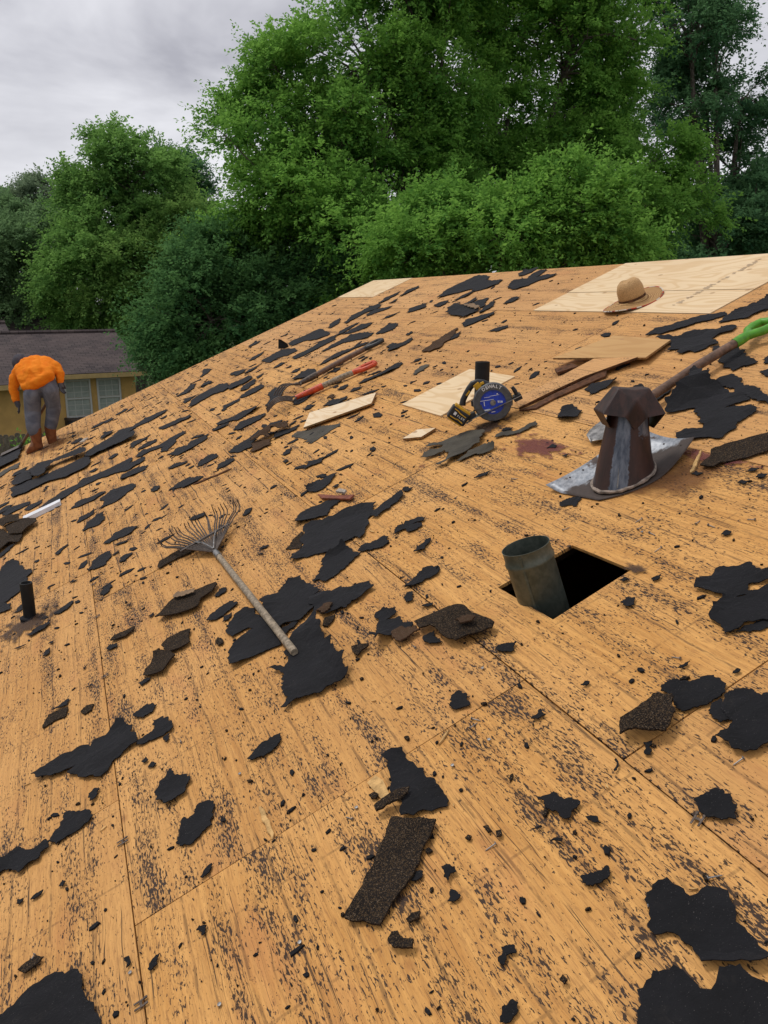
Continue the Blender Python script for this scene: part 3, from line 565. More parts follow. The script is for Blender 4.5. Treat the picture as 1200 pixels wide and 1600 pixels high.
('f',3,'frayed felt scrap with lifted layers right of the rake handle','3016,315 3005,357 2958,401 2959,446 2909,473 2897,513 2867,546 2807,540 2808,507 2789,456 2772,399 2798,387 2801,359 2820,309 2858,307 2944,299'),
('b',6,'small rusty brown chip on the frayed felt right of the rake handle','2862,305 2879,344 2850,370 2815,350 2813,314'),
('s',1,'small black granule shingle crumb, nearest right of the rake handle','2750,285 2795,314 2778,351 2750,334 2725,297'),
('f',3,'big square felt sheet under the butt of the rake handle','2653,38 2647,58 2608,82 2647,111 2692,107 2793,173 2835,223 2827,287 2707,284 2506,266 2319,251 2322,208 2332,138 2373,62 2361,19 2379,4 2413,42 2459,31 2539,50 2554,67 2619,51'),
('f',1,'Y shaped felt scrap left of the lumpy granule shingle','2615,461 2618,499 2569,534 2539,516 2534,473 2514,509 2427,541 2406,527 2418,466 2410,428 2393,390 2439,384 2482,419 2564,458'),
('s',6,'lumpy granule shingle piece below the galvanised duct','2398,540 2389,576 2377,614 2349,679 2316,702 2239,698 2189,712 2131,720 2111,700 2128,660 2144,628 2156,584 2205,568 2258,571 2317,567 2337,533'),
('b',5,'bent brown shingle tongue at the left of the lumpy granule shingle','2416,453 2418,484 2379,532 2343,536 2344,485 2339,452'),
('f',1,'mid sized torn black felt scrap just left of the square duct hole','2313,530 2307,570 2218,559 2232,541 2271,518'),
('b',16,'small tan chip on top of the lumpy granule shingle','2219,627 2215,658 2173,682 2162,662 2183,633'),
('s',3,'mid sized black granule shingle crumb, second nearest right of the rake handle','2489,317 2475,342 2448,370 2433,360 2430,333 2416,314 2443,308'),
('f',1,'upright trapezoid felt scrap beside the long cross seam','1948,450 1951,478 1912,487 1884,475 1866,472 1876,441 1887,425'),
('f',1,'slender torn black felt scrap just below the square duct hole','2031,657 2041,677 2006,722 1976,688 2008,663'),
('f',1,'spindle shaped felt scrap alone on bare plywood below the big square sheet','2226,-160 2251,-128 2255,-81 2254,-36 2219,-42 2200,-74 2190,-113 2205,-146'),
('f',1,'hooded felt sheet above the dark granule shingle strip','1869,179 1864,212 1847,239 1798,231 1742,252 1685,251 1644,256 1572,241 1587,201 1607,186 1604,159 1629,133 1664,156 1714,146 1742,148 1776,166 1834,185'),
('s',6,'rolled shingle crumb on the hooded felt sheet','1701,88 1708,117 1696,144 1692,168 1690,190 1672,178 1665,150 1673,108 1680,86'),
('s',3,'long rectangular granule shingle strip in the foreground','1637,111 1593,154 1546,197 1512,164 1479,118 1424,51 1409,10 1392,-11 1375,-35 1393,-52 1445,-98 1486,-54 1523,-10 1574,41 1601,77'),
('s',4,'small lumpy granule piece below the rectangular shingle strip','1325,-37 1338,-21 1330,-8 1306,-6 1288,12 1270,1 1286,-15 1302,-32'),
('f',1,'mid sized torn black felt scrap, nearest right of the rectangular shingle strip','1443,63 1452,87 1440,105 1426,95 1431,77'),
('f',2,'small torn black felt scrap, second nearest right of the rectangular shingle strip','1416,145 1395,169 1378,166 1386,153 1372,139 1387,136'),
('f',1,'small torn black felt scrap, third nearest right of the rectangular shingle strip','1330,114 1350,136 1322,144 1318,133'),
('s',2,'small black granule shingle crumb just below the rectangular shingle strip','1351,18 1356,36 1345,53 1334,42 1338,22'),
('f',1,'mid sized torn black felt scrap, fourth nearest right of the rectangular shingle strip','1145,136 1146,152 1160,153 1145,177 1129,170 1138,152 1123,138 1131,133'),
('f',1,'mid sized torn black felt scrap just below the rectangular shingle strip','1042,79 1053,90 1055,116 1044,121 1028,109 1022,91 1033,74'),
('s',1,'small black granule shingle crumb, third nearest right of the rectangular shingle strip','1452,277 1445,289 1426,287 1429,277'),
('s',2,'tiny black granule shingle crumb, fourth nearest right of the rectangular shingle strip','1416,293 1410,304 1395,298 1401,287'),
('s',1,'tiny black granule shingle crumb, second nearest right of the rectangular shingle strip','1453,227 1456,237 1447,242 1440,232'),
('f',1,'small torn black felt scrap, fifth nearest right of the rectangular shingle strip','1363,362 1357,382 1353,373'),
('s',2,'small black granule shingle crumb just above the rectangular shingle strip','1767,92 1765,108 1750,115 1740,104 1751,93'),
('s',1,'small black granule shingle crumb, nearest right of the rectangular shingle strip','1493,134 1492,145 1476,149 1478,135'),
('f',1,'bird shaped felt scrap right of the rectangular shingle strip','1433,422 1423,437 1416,449 1416,460 1400,460 1347,488 1340,466 1327,440 1337,429 1364,431 1388,420'),
('f',1,'small torn black felt scrap, third nearest below the thick granule shingle chunk','1306,471 1296,484 1268,487 1282,474'),
('f',1,'small torn black felt scrap, fourth nearest below the thick granule shingle chunk','1304,373 1303,389 1291,398 1287,391'),
('f',1,'small torn black felt scrap, sixth nearest right of the rectangular shingle strip','1361,365 1358,383 1351,382'),
('f',1,'small rectangular felt scrap left of the big lower right felt sheets','1187,369 1180,391 1169,416 1171,427 1146,416 1149,386 1159,368'),
('f',1,'squarish felt scrap with a metal clip at its corner near the right edge','1182,671 1170,702 1169,722 1156,730 1144,724 1135,732 1081,692 1108,669 1129,656 1150,657'),
('f',1,'large lobed felt sheet near the lower right corner, upper of two','1058,432 1070,464 1066,497 1047,498 1007,504 1002,518 1005,542 988,553 970,562 953,551 925,538 916,526 876,529 843,526 828,523 831,503 839,484 854,478 866,457 892,426 921,430 960,432 989,400 1003,399 1037,429'),
('f',3,'very large felt sheet cut off by the lower right photo corner','883,275 923,305 929,348 918,383 901,390 860,390 846,404 851,419 870,443 851,474 816,477 798,486 768,491 718,430 853,249'),
('f',1,'irregular felt sheet touching the top of the granule shingle chunk','1495,853 1506,897 1459,935 1455,958 1439,978 1395,975 1373,949 1373,906 1392,864 1401,838 1444,851'),
('s',6,'thick granule shingle chunk lying across the seam at the right','1478,713 1465,749 1463,790 1479,821 1444,851 1390,816 1370,785 1356,756 1380,728 1407,709 1431,675'),
('f',1,'small torn black felt scrap, nearest below the thick granule shingle chunk','1389,707 1377,725 1346,694 1357,684'),
('f',1,'rounded felt sheet at the right photo edge, upper of two lapped','1370,946 1365,975 1337,998 1290,1001 1275,1002 1259,968 1284,910 1295,888 1341,908'),
('f',4,'pointed felt sheet at the right photo edge, lower of two lapped','1278,827 1278,880 1300,944 1293,1004 1233,990 1170,921 1180,884 1193,834 1240,834'),
('f',1,'mid sized torn black felt scrap, nearest right of the thick granule shingle chunk','1361,890 1367,929 1334,902 1301,895 1309,870'),
('f',1,'felt sheet with a torn hole at the right edge beside the duct hole','1763,1213 1787,1245 1767,1283 1790,1326 1749,1360 1728,1397 1688,1381 1613,1404 1572,1361 1630,1342 1654,1316 1632,1291 1609,1299 1639,1240 1677,1238 1736,1223'),
('f',2,'blocky felt sheet below the one with a torn hole at the right edge','1629,1141 1654,1185 1665,1231 1627,1248 1614,1295 1572,1361 1481,1261 1527,1185 1530,1140 1542,1114 1590,1133'),
('f',0,'slender torn black felt scrap, third nearest right of the thick granule shingle chunk','1527,1138 1516,1193 1488,1249 1460,1219 1497,1164'),
('f',1,'small torn black felt scrap, second nearest right of the square duct hole','1895,1042 1900,1067 1876,1084 1850,1057 1863,1037'),
('f',1,'small torn black felt scrap, third nearest right of the square duct hole','1916,1180 1908,1211 1894,1189 1901,1173'),
('f',1,'small torn black felt scrap, nearest right of the square duct hole','1998,1119 1995,1138 1974,1138 1980,1120'),
('f',1,'small torn black felt scrap, second nearest left of the thick granule shingle chunk','1676,562 1687,601 1658,599 1660,574'),
('f',1,'small torn black felt scrap, nearest left of the thick granule shingle chunk','1681,732 1683,751 1672,757 1666,744'),
('f',1,'small torn black felt scrap just above the thick granule shingle chunk','1532,943 1528,981 1521,965'),
('f',1,'small torn black felt scrap, second nearest right of the thick granule shingle chunk','1412,1013 1414,1033 1406,1034 1405,1015'),
('f',1,'small torn black felt scrap, second nearest below the shovel shaft','2123,1743 2122,1764 2091,1763 2094,1740'),
('f',1,'small torn black felt scrap, nearest right of the metal roof vent','2323,1719 2321,1744 2285,1742 2294,1719'),
('f',1,'small torn black felt scrap, second nearest right of the metal roof vent','1920,1470 1924,1495 1902,1497 1896,1478'),
('f',1,'small torn black felt scrap, nearest below the shovel shaft','2152,1810 2153,1841 2123,1847 2131,1825'),
('f',1,'small torn black felt scrap, third nearest below the shovel shaft','2089,1794 2092,1823 2068,1827 2062,1806'),
('s',2,'small black granule shingle crumb just left of the large lobed lower right sheet','1029,207 1032,218 1020,219 1016,209'),
('f',1,'small torn black felt scrap, second nearest below the thick granule shingle chunk','1394,623 1396,628 1381,625 1366,608 1367,601'),
('f',2,'large rounded felt sheet cut off by the lower left photo corner','1767,-945 1817,-948 1813,-921 1835,-874 1846,-812 1801,-728 1774,-715 1731,-720 1696,-711 1669,-692 1644,-690 1604,-676 1534,-661 1743,-943'),
('f',1,'long ragged felt sheet crossing the seam in the lower left','2851,-875 2869,-843 2878,-794 2870,-736 2867,-678 2837,-654 2865,-636 2852,-595 2892,-541 2868,-513 2829,-508 2796,-485 2765,-501 2712,-481 2677,-485 2669,-526 2658,-571 2612,-601 2596,-626 2650,-686 2677,-708 2743,-742 2757,-714 2763,-762 2784,-810 2804,-850'),
('f',1,'key shaped felt scrap at the right end of the long ragged sheet','2691,-483 2697,-425 2757,-414 2757,-380 2676,-349 2635,-355 2630,-392 2640,-416 2649,-475'),
('f',1,'small torn black felt scrap, fourth nearest right of the long lower left sheet','2620,-390 2620,-369 2582,-383 2578,-390'),
('f',1,'boot shaped felt scrap left of the corner where two seams meet','2397,-804 2440,-790 2508,-757 2499,-735 2462,-703 2460,-685 2406,-663 2382,-680 2374,-737 2365,-786'),
('f',1,'lumpy felt scrap at the left photo edge below the boot shaped one','2465,-978 2454,-942 2460,-907 2429,-885 2411,-843 2419,-822 2397,-804 2368,-807 2366,-835 2343,-838 2342,-882 2329,-902 2364,-924 2395,-953 2387,-973 2402,-1001 2480,-1007'),
('f',1,'tooth shaped felt scrap in the lower left middle, upper of a pair','2289,-459 2355,-440 2409,-399 2399,-389 2359,-387 2333,-350 2285,-340 2274,-360 2248,-364 2233,-402 2238,-437'),
('f',1,'felt scrap with a sandy stain beside a wood splinter, lower of a pair','2045,-430 2087,-410 2131,-389 2111,-379 2122,-357 2153,-337 2144,-311 2105,-294 2076,-310 2026,-323 2012,-362 2001,-390'),
('s',1,'mid sized black granule shingle crumb just left of the long lower left sheet','3213,-845 3272,-823 3266,-776 3244,-735 3179,-750 3193,-786 3188,-822 3186,-844'),
('f',1,'mid sized torn black felt scrap, nearest above the long lower left sheet','3298,-804 3304,-767 3320,-734 3262,-735 3280,-767'),
('s',1,'small black granule shingle crumb just above the long lower left sheet','3151,-684 3169,-659 3144,-626 3108,-639 3107,-670'),
('f',1,'mid sized torn black felt scrap, third nearest right of the long lower left sheet','2884,-481 2896,-454 2909,-427 2864,-388 2828,-410 2825,-444 2848,-468'),
('f',1,'small torn black felt scrap, second nearest right of the foreground seam corner','1857,-387 1874,-371 1880,-348 1855,-359 1849,-382'),
('f',1,'small torn black felt scrap, nearest right of the foreground seam corner','1692,-427 1700,-417 1687,-400 1667,-406 1664,-415'),
('f',1,'small torn black felt scrap just below the long lower left sheet','2536,-671 2549,-651 2530,-633 2493,-646 2490,-669'),
('f',1,'small torn black felt scrap, third nearest left of the foreground seam corner','2225,-909 2204,-885 2188,-896 2199,-906'),
('f',1,'small torn black felt scrap, second nearest left of the foreground seam corner','2181,-864 2192,-845 2189,-825 2176,-832 2173,-854'),
('f',1,'tiny torn black felt scrap, nearest left of the foreground seam corner','2162,-778 2180,-767 2167,-757 2152,-767'),
('f',1,'small torn black felt scrap, second nearest right of the long lower left sheet','2491,-465 2511,-451 2488,-436 2477,-447'),
('f',1,'tiny torn black felt scrap, nearest right of the long lower left sheet','2544,-482 2561,-465 2534,-460 2530,-476'),
('f',1,'tiny torn black felt scrap just above the foreground seam corner','2037,-291 2040,-283 2008,-278 2015,-292'),
('s',3,'mid sized black granule shingle crumb just left of the foreground seam corner','1922,-885 1933,-864 1933,-835 1916,-820 1904,-834 1898,-866'),
('f',1,'mid sized torn black felt scrap, second nearest below the foreground seam corner','1669,-557 1690,-541 1693,-523 1667,-533 1660,-551'),
('f',1,'small torn black felt scrap, nearest below the foreground seam corner','1748,-612 1745,-598 1721,-595 1714,-608'),
('f',1,'mid sized torn black felt scrap, second nearest right of the left black pipe','4430,-803 4464,-757 4493,-701 4458,-688 4400,-721 4391,-767'),
('f',2,'mid sized torn black felt scrap, nearest below the left black pipe','4309,-944 4352,-892 4354,-821 4311,-820 4280,-873 4277,-925'),
('f',0,'small torn black felt scrap just left of the left black pipe','4811,-1052 4888,-1012 4850,-986 4793,-984 4783,-1027'),
('f',1,'small torn black felt scrap, fourth nearest right of the left black pipe','4355,-535 4422,-517 4439,-469 4388,-465 4322,-495 4312,-523'),
('s',2,'mid sized black granule shingle crumb just right of the left black pipe','3673,-524 3703,-502 3687,-438 3678,-399 3652,-405 3626,-452 3654,-505'),
('f',1,'small torn black felt scrap, fifth nearest right of the left black pipe','3607,-546 3634,-530 3607,-493 3574,-499 3578,-534'),
('s',3,'squarish granule shingle scrap below the tan striped shingle, upper of two','3324,-308 3358,-279 3358,-211 3330,-170 3204,-191 3202,-242 3238,-296'),
('s',3,'pointed granule shingle scrap below the tan striped shingle, lower of two','3188,-400 3203,-373 3284,-345 3238,-296 3148,-265 3118,-305 3066,-326 3114,-390 3148,-411'),
('f',1,'small torn black felt scrap, fourth nearest above the long lower left sheet','3113,-439 3107,-384 3087,-393 3078,-429'),
('f',1,'small torn black felt scrap, fourth nearest below the left black pipe','3927,-858 3975,-843 3977,-818 3914,-834'),
('f',1,'small torn black felt scrap, third nearest right of the left black pipe','4812,-705 4840,-685 4795,-656'),
('f',1,'tiny torn black felt scrap, nearest right of the left black pipe','4923,-845 4935,-820 4900,-829'),
('f',1,'tiny torn black felt scrap, third nearest below the left black pipe','4051,-831 4054,-802 4028,-810'),
('f',1,'tiny torn black felt scrap, fifth nearest left of the leaf rake head','4006,-424 3997,-386 3972,-401'),
('f',1,'tiny torn black felt scrap just below the leaf rake head','3723,-329 3731,-299 3705,-298 3699,-320'),
('f',1,'tiny torn black felt scrap, third nearest above the long lower left sheet','3542,-663 3558,-644 3539,-647 3527,-658'),
('f',1,'small torn black felt scrap, second nearest below the left black pipe','4224,-1018 4221,-984 4196,-948 4199,-983'),
('f',1,'tiny torn black felt scrap, second nearest above the long lower left sheet','3336,-655 3337,-630 3324,-636'),
('s',4,'dark shingle tab with a tan stripe left of the rake handle','3624,-296 3674,-257 3729,-196 3772,-147 3709,-81 3686,-43 3670,21 3642,24 3573,-14 3570,-73 3503,-101 3506,-132 3558,-212'),
('f',1,'mid sized torn black felt scrap, second nearest left of the rake handle','3329,-93 3375,-69 3394,-26 3405,32 3333,60 3310,12 3294,-54'),
('f',1,'small torn black felt scrap, nearest left of the rake handle','3242,-37 3286,-21 3277,16 3235,-5'),
('f',1,'small torn black felt scrap, third nearest left of the rake handle','3542,-16 3586,30 3566,50 3528,38 3519,-1'),
('f',1,'slender torn black felt scrap, nearest above the leaf rake head','4843,60 4871,108 4820,169 4762,153 4781,93'),
('f',1,'tiny torn black felt scrap, third nearest above the leaf rake head','5983,-58 6028,-27 5985,0 5884,-13 5882,-44'),
('f',1,'small torn black felt scrap, second nearest right of the leaf rake head','4416,330 4491,370 4474,402 4410,381 4398,343'),
('s',2,'narrow shingle strip under the tines of the leaf rake','4312,-207 4373,-190 4379,-93 4369,42 4288,43 4263,-34 4283,-135 4271,-203'),
('f',1,'small torn black felt scrap, second nearest above the rake handle','3807,284 3820,310 3792,334 3780,308'),
('f',1,'tiny torn black felt scrap, nearest above the rake handle','3750,251 3741,289 3727,281'),
('s',2,'small black granule shingle crumb just left of the rake handle','3100,-99 3119,-81 3097,-71 3049,-74 3048,-92'),
('f',1,'tiny torn black felt scrap, nearest right of the leaf rake head','4444,181 4462,200 4415,215 4389,195'),
('t',9,'tan faded strip on the dark shingle tab left of the rake handle','3728,-187 3754,-158 3689,-76 3653,-91 3709,-182'),
('t',8,'thin tan paper stripe on the square cut felt below the ridge','6999,3189 6761,3192 6467,3138 6453,3088 6688,3133'),
]
PT = {
'saw':(3.826,1.684),
'pipeR':(4.234,1.864),
'pipeL':(4.596,-0.946),
'vent':(2.558,1.586),
'hat':(4.560,3.277),
'rk0':(2.641,0.140),
'rk1':(4.016,0.094),
'f1g':(7.038,2.369),
'f1s':(7.043,1.984),
'f1h':(7.058,1.512),
'f1t':(6.833,1.241),
'f2g':(6.301,2.000),
'f2a':(6.539,1.796),
'f2b':(6.639,1.550),
'f2h':(6.799,1.350),
'f2t':(6.472,1.045),
'sh0':(3.071,2.872),
'sh1':(3.088,2.744),
'sh2':(3.029,2.211),
'sh3':(2.970,1.736),
'man':(10.426,-1.025),
}
POLY = {'plank':[(3.805,1.870),(3.769,2.030),(3.704,2.243),(3.546,2.488),(3.846,2.439),(3.889,2.222),(3.951,1.936)],'lath':[(3.779,1.853),(3.741,1.926),(3.736,2.037),(3.673,2.242),(3.645,2.351),(3.605,2.311),(3.684,2.019),(3.686,1.902)],'lath2':[(4.074,2.297),(4.021,2.384),(3.921,2.358),(3.995,2.260)],'chip':[(1.818,0.106),(1.826,0.136),(1.791,0.146),(1.729,0.139),(1.728,0.115)],'spl':[(2.438,1.876),(2.331,1.725)],'red':[(4.107,0.720),(4.009,0.715),(3.790,0.805),(3.816,0.842),(3.926,0.783),(4.039,0.745)],'redchip':[(3.962,0.788),(3.880,0.812),(3.900,0.832),(3.978,0.817)],'fl':[(2.800,1.377),(2.509,1.424),(2.481,1.894),(2.750,1.827)]}
TREES = [
('elm_tree','tall bright green elm whose ragged crown fills the upper middle',(6.44,19.59),[(4.54,20.17,7.67,1.46,1.53),(5.57,21.07,9.67,1.27,1.27),(4.26,21.24,6.25,1.30,1.30),(7.18,20.40,10.88,1.48,1.40),(8.04,20.18,8.43,1.78,1.78),(6.20,18.91,6.17,1.82,1.37),(8.82,20.03,10.52,1.51,1.75),(4.99,21.87,10.67,0.61,0.48),(8.69,20.21,12.80,2.02,1.24),(4.09,21.70,9.32,0.64,0.80),(5.93,19.95,8.43,1.23,1.39),(4.50,21.83,10.90,0.22,0.32),(5.48,21.75,11.48,0.29,0.29)],0.118,10000,'elm'),
('elm_tree','wide leafy elm with visible inner limbs left of the dark right tree',(11.69,19.76),[(12.81,20.24,11.84,1.60,1.43),(11.37,21.82,12.58,1.57,1.66),(14.48,20.66,10.36,1.44,1.44),(14.74,19.17,8.82,1.12,1.12),(12.62,20.98,9.95,1.60,1.06),(13.78,18.58,7.43,1.68,1.09),(15.44,18.81,7.51,0.87,0.87),(10.92,20.94,6.36,1.44,1.08),(13.61,20.71,13.73,2.22,1.36),(12.19,20.32,6.53,2.14,0.98),(10.85,20.69,9.61,1.03,1.20),(12.11,20.37,8.44,1.48,1.13),(13.63,20.52,8.95,1.25,1.07),(10.48,20.61,8.07,1.21,0.95),(9.55,21.43,7.54,1.24,0.88)],0.118,11000,'elm'),
('young_elm_tree','lower bright bushy elm rising just behind the ridge, middle right',(7.89,15.11),[(6.35,15.53,6.25,0.77,0.54),(7.26,15.66,6.59,0.65,0.52),(7.03,16.10,7.00,0.50,0.34),(7.99,15.07,6.33,0.91,0.58),(8.95,15.21,6.74,0.73,0.63),(9.34,14.67,7.01,0.58,0.52),(6.16,15.90,5.92,0.52,0.42),(10.04,14.92,6.24,0.94,0.56),(9.32,15.04,7.60,0.34,0.26),(7.77,15.67,7.07,0.34,0.26),(8.39,15.18,7.02,0.31,0.26),(9.97,14.68,6.91,0.45,0.39),(6.47,16.15,6.73,0.29,0.29)],0.108,3900,'elm'),
('dark_oak_tree','dark dense tree at the right photo edge behind the elms',(21.02,22.80),[(20.21,24.58,14.14,1.73,1.73),(20.98,24.50,11.82,1.89,1.56),(22.37,24.14,9.57,1.71,1.60),(20.79,22.76,7.27,2.18,1.31),(20.16,25.78,14.06,1.35,1.80),(21.97,22.30,7.68,1.31,1.52),(21.47,24.85,13.75,1.11,1.56),(23.67,22.66,6.69,1.36,1.36),(22.10,23.92,11.99,0.77,0.88)],0.140,4600,'dark'),
('maple_tree','round topped mid green tree left of the tall elm',(3.47,47.56),[(3.61,48.09,11.96,2.05,1.54),(1.93,49.39,10.59,1.75,1.57),(4.97,49.25,10.70,2.14,1.78),(2.95,47.55,8.17,3.09,2.23),(5.70,47.82,8.59,1.94,2.29),(0.90,47.72,6.83,2.05,1.71),(2.99,49.68,13.12,1.05,0.77),(4.64,49.45,13.02,0.92,0.70),(1.02,49.73,11.24,0.83,0.90)],0.210,4300,'mid'),
('slim_tree','thin topped tree peeking up between the round tree and the elm',(6.79,52.96),[(6.76,54.17,12.60,1.10,1.41),(7.78,53.86,10.95,1.27,2.18),(6.67,55.35,13.68,0.60,0.56),(7.59,54.36,13.04,0.63,0.71)],0.200,1200,'dark'),
('leafy_tree','yellowish green tree low in front of the round topped tree',(4.58,45.45),[(3.31,45.13,6.77,1.98,1.58),(5.37,45.59,7.79,1.69,1.42),(6.53,46.14,9.15,1.30,1.30),(1.96,45.79,5.18,1.67,1.20),(4.28,45.89,5.84,1.70,1.36)],0.190,2700,'bright2'),
('shade_tree','very dark green dense tree against the far roof edge below the elm',(3.00,19.82),[(2.69,19.15,4.71,1.10,0.81),(2.51,19.89,5.14,0.63,0.57),(3.29,20.15,5.74,0.85,0.77),(2.27,19.56,4.05,0.48,0.36),(3.54,19.66,4.85,1.07,0.76),(2.76,19.66,5.79,0.62,0.56),(4.36,19.16,5.14,1.06,0.68),(5.36,19.34,5.59,0.92,0.62)],0.105,4300,'deep'),
('garden_shrub','rounded dark shrub hugging the right end of the neighbouring house',(2.28,26.80),[(2.12,25.94,3.44,0.59,0.47),(1.75,26.43,3.65,0.40,0.30),(2.63,26.29,3.21,0.68,0.52)],0.100,1000,'deep2'),
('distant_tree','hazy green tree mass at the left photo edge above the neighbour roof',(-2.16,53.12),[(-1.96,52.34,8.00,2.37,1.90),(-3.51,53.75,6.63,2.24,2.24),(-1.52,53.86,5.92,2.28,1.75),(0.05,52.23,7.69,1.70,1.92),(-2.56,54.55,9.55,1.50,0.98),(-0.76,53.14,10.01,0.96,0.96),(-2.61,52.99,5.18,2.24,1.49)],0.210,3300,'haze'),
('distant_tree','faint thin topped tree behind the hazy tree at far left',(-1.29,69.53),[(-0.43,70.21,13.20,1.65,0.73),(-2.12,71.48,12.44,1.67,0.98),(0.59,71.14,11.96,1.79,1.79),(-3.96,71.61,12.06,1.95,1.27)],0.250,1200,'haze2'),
('backdrop_tree','dark low tree filling behind the elms at the ridge',(10.82,29.04),[(9.65,28.57,6.27,2.07,1.61),(7.54,30.45,6.31,1.90,1.67),(12.53,29.37,6.11,1.96,1.22),(14.20,27.37,6.29,1.88,1.17)],0.170,2300,'deep'),
('backdrop_tree','dark low tree behind the ridge near the right photo corner',(24.90,27.98),[(21.76,28.30,6.93,2.35,1.31),(25.00,28.23,6.99,2.16,1.21),(27.91,27.95,6.77,1.93,1.38),(19.70,29.77,6.71,1.87,1.20)],0.170,1900,'deep'),
('backdrop_tree','dark green low tree between the neighbour roof and the shade tree',(4.77,47.05),[(4.45,45.42,4.19,2.38,1.70),(2.33,47.53,4.50,2.09,1.40),(6.41,47.05,4.84,2.14,2.14),(0.40,47.96,4.84,1.73,1.21)],0.210,1900,'mid'),
]
NAILS = [(1.698,0.179,1),(1.688,0.168,0),(0.866,0.447,1),(1.018,0.556,0),(1.045,0.430,0),(1.001,0.505,0),(2.242,1.415,0),(2.197,1.358,0),(2.042,1.478,0),(2.002,1.494,0),(2.169,1.354,1),(2.143,1.364,0),(2.033,1.322,0),(2.528,-0.341,0),(2.180,-0.198,1),(1.453,-0.413,1),(1.695,-0.601,1),(1.955,-0.847,0),(1.812,0.445,0),(1.757,0.049,1),(1.727,0.025,0),(1.692,0.317,1),(1.699,0.438,1),(1.781,0.422,0),(1.390,0.276,0),(1.193,0.826,0),(1.558,0.974,0),(2.280,0.480,0),(1.986,0.582,1),(3.878,0.727,1),(2.455,1.214,0),(3.189,1.124,0),(3.072,1.364,0),(1.473,-0.209,1),(1.594,0.164,1),(1.893,1.587,0)]
CLIPS = [(2.194,-0.581,0,'metal clip on the lower left seam beside the corner of two seams'),(1.587,-0.584,0,'metal clip on the seam near the bottom photo edge'),(1.135,0.641,20,'crossed metal clip at the corner of the squarish felt scrap'),(4.068,-0.573,0,'metal clip on the left seam right of the left black pipe'),(3.348,-0.570,0,'metal clip on the left seam above the long ragged felt sheet'),(4.581,-0.568,0,'metal clip on the left seam, farthest of those in view')]

# ------------------------------------------------------------------ ground
g = MB(); g.add([(-300, -200, 0), (300, -200, 0), (300, 500, 0), (-300, 500, 0)], [(0, 1, 2, 3)])
structure(g.build('ground', MT['dirt']))

# ------------------------------------------------------------------ neighbouring houses
def frame2(o, e):
    e = Vector((e[0], e[1], 0)).normalized(); b = Vector((-e.y, e.x, 0)); m = Matrix((e, b, Vector((0, 0, 1)))).transposed().to_4x4(); m.translation = o; return m
NH = frame2(Vector((2.38, 32.08, 0)), (.98, .2))
nh = thing('neighbour_house', 'low tan house with brown shingle roof behind the worker', 'house', NH)
def gable(parent, xa, xb, ye, ze, yr, zr, wall_in, name):
    yb = 2*yr-ye; t_ = .09
    mb = MB()
    for (p, q) in (((ye, ze), (yr, zr)), ((yb, ze), (yr, zr))):
        vs = [(x, y, z+d) for d in (0, -t_) for x in (xa, xb) for y, z in (p, q)]
        mb.add(vs, [(0, 1, 3, 2), (4, 6, 7, 5), (0, 2, 6, 4), (1, 5, 7, 3), (0, 4, 5, 1), (2, 3, 7, 6)])
    rf = mb.build('roof', MT['shingles'], parent)
    mb = MB(); mb.tube([(xa, yr, zr+.02), (xb, yr, zr+.02)], .09, 6); mb.build('ridge_cap', MT['shingles'], rf)
    mb = MB(); mb.box(((xa+xb)/2, ye+.02, ze-.105), (xb-xa, .05, .17)); mb.build('fascia', MT['cream'], rf)
    for x in (xa+.02, xb-.02):
        mb = MB(); plank_between(mb, (x, ye, ze-.10), (x, yr, zr-.10), .05, .16, (0, 0, 1)); mb.build('rake_board', MT['cream'], rf)
    w0, w1 = ye+wall_in, yb-wall_in; xi0, xi1 = xa+.35, xb-.35; zz = lambda y: zr-.1-abs(y-yr)*(zr-ze)/(yr-ye)
    mb = MB(); pts = [(w0, 0), (w1, 0), (w1, zz(w1)), (yr, zz(yr)), (w0, zz(w0))]
    mb.add([(xi0, y, z) for y, z in pts]+[(xi1, y, z) for y, z in pts], [(0, 1, 2, 3, 4), (9, 8, 7, 6, 5)]+[(i, (i+1) % 5, 5+(i+1) % 5, 5+i) for i in range(5)])
    mb.build('wall', MT['tanwall'], parent); return w0
def plank_between(mb, a, b, w, h, up):
    a, b, up = Vector(a), Vector(b), Vector(up); d = (b-a).normalized(); s_ = d.cross(up).normalized(); up = s_.cross(d); vs = []
    for p in (a, b):
        for i, j in ((-1, -1), (1, -1), (1, 1), (-1, 1)): vs.append(p+s_*w/2*i+up*h/2*j)
    mb.add(vs, [(3, 2, 1, 0), (4, 5, 6, 7), (0, 1, 5, 4), (1, 2, 6, 5), (2, 3, 7, 6), (3, 0, 4, 7)])
wy = gable(nh, -4.6, 0, 0, 2.6, 4, 3.93, .5, 'r')
gable(nh, -14, -4.02, -.62, 2.39, 5.1, 4.30, .5, 'l')
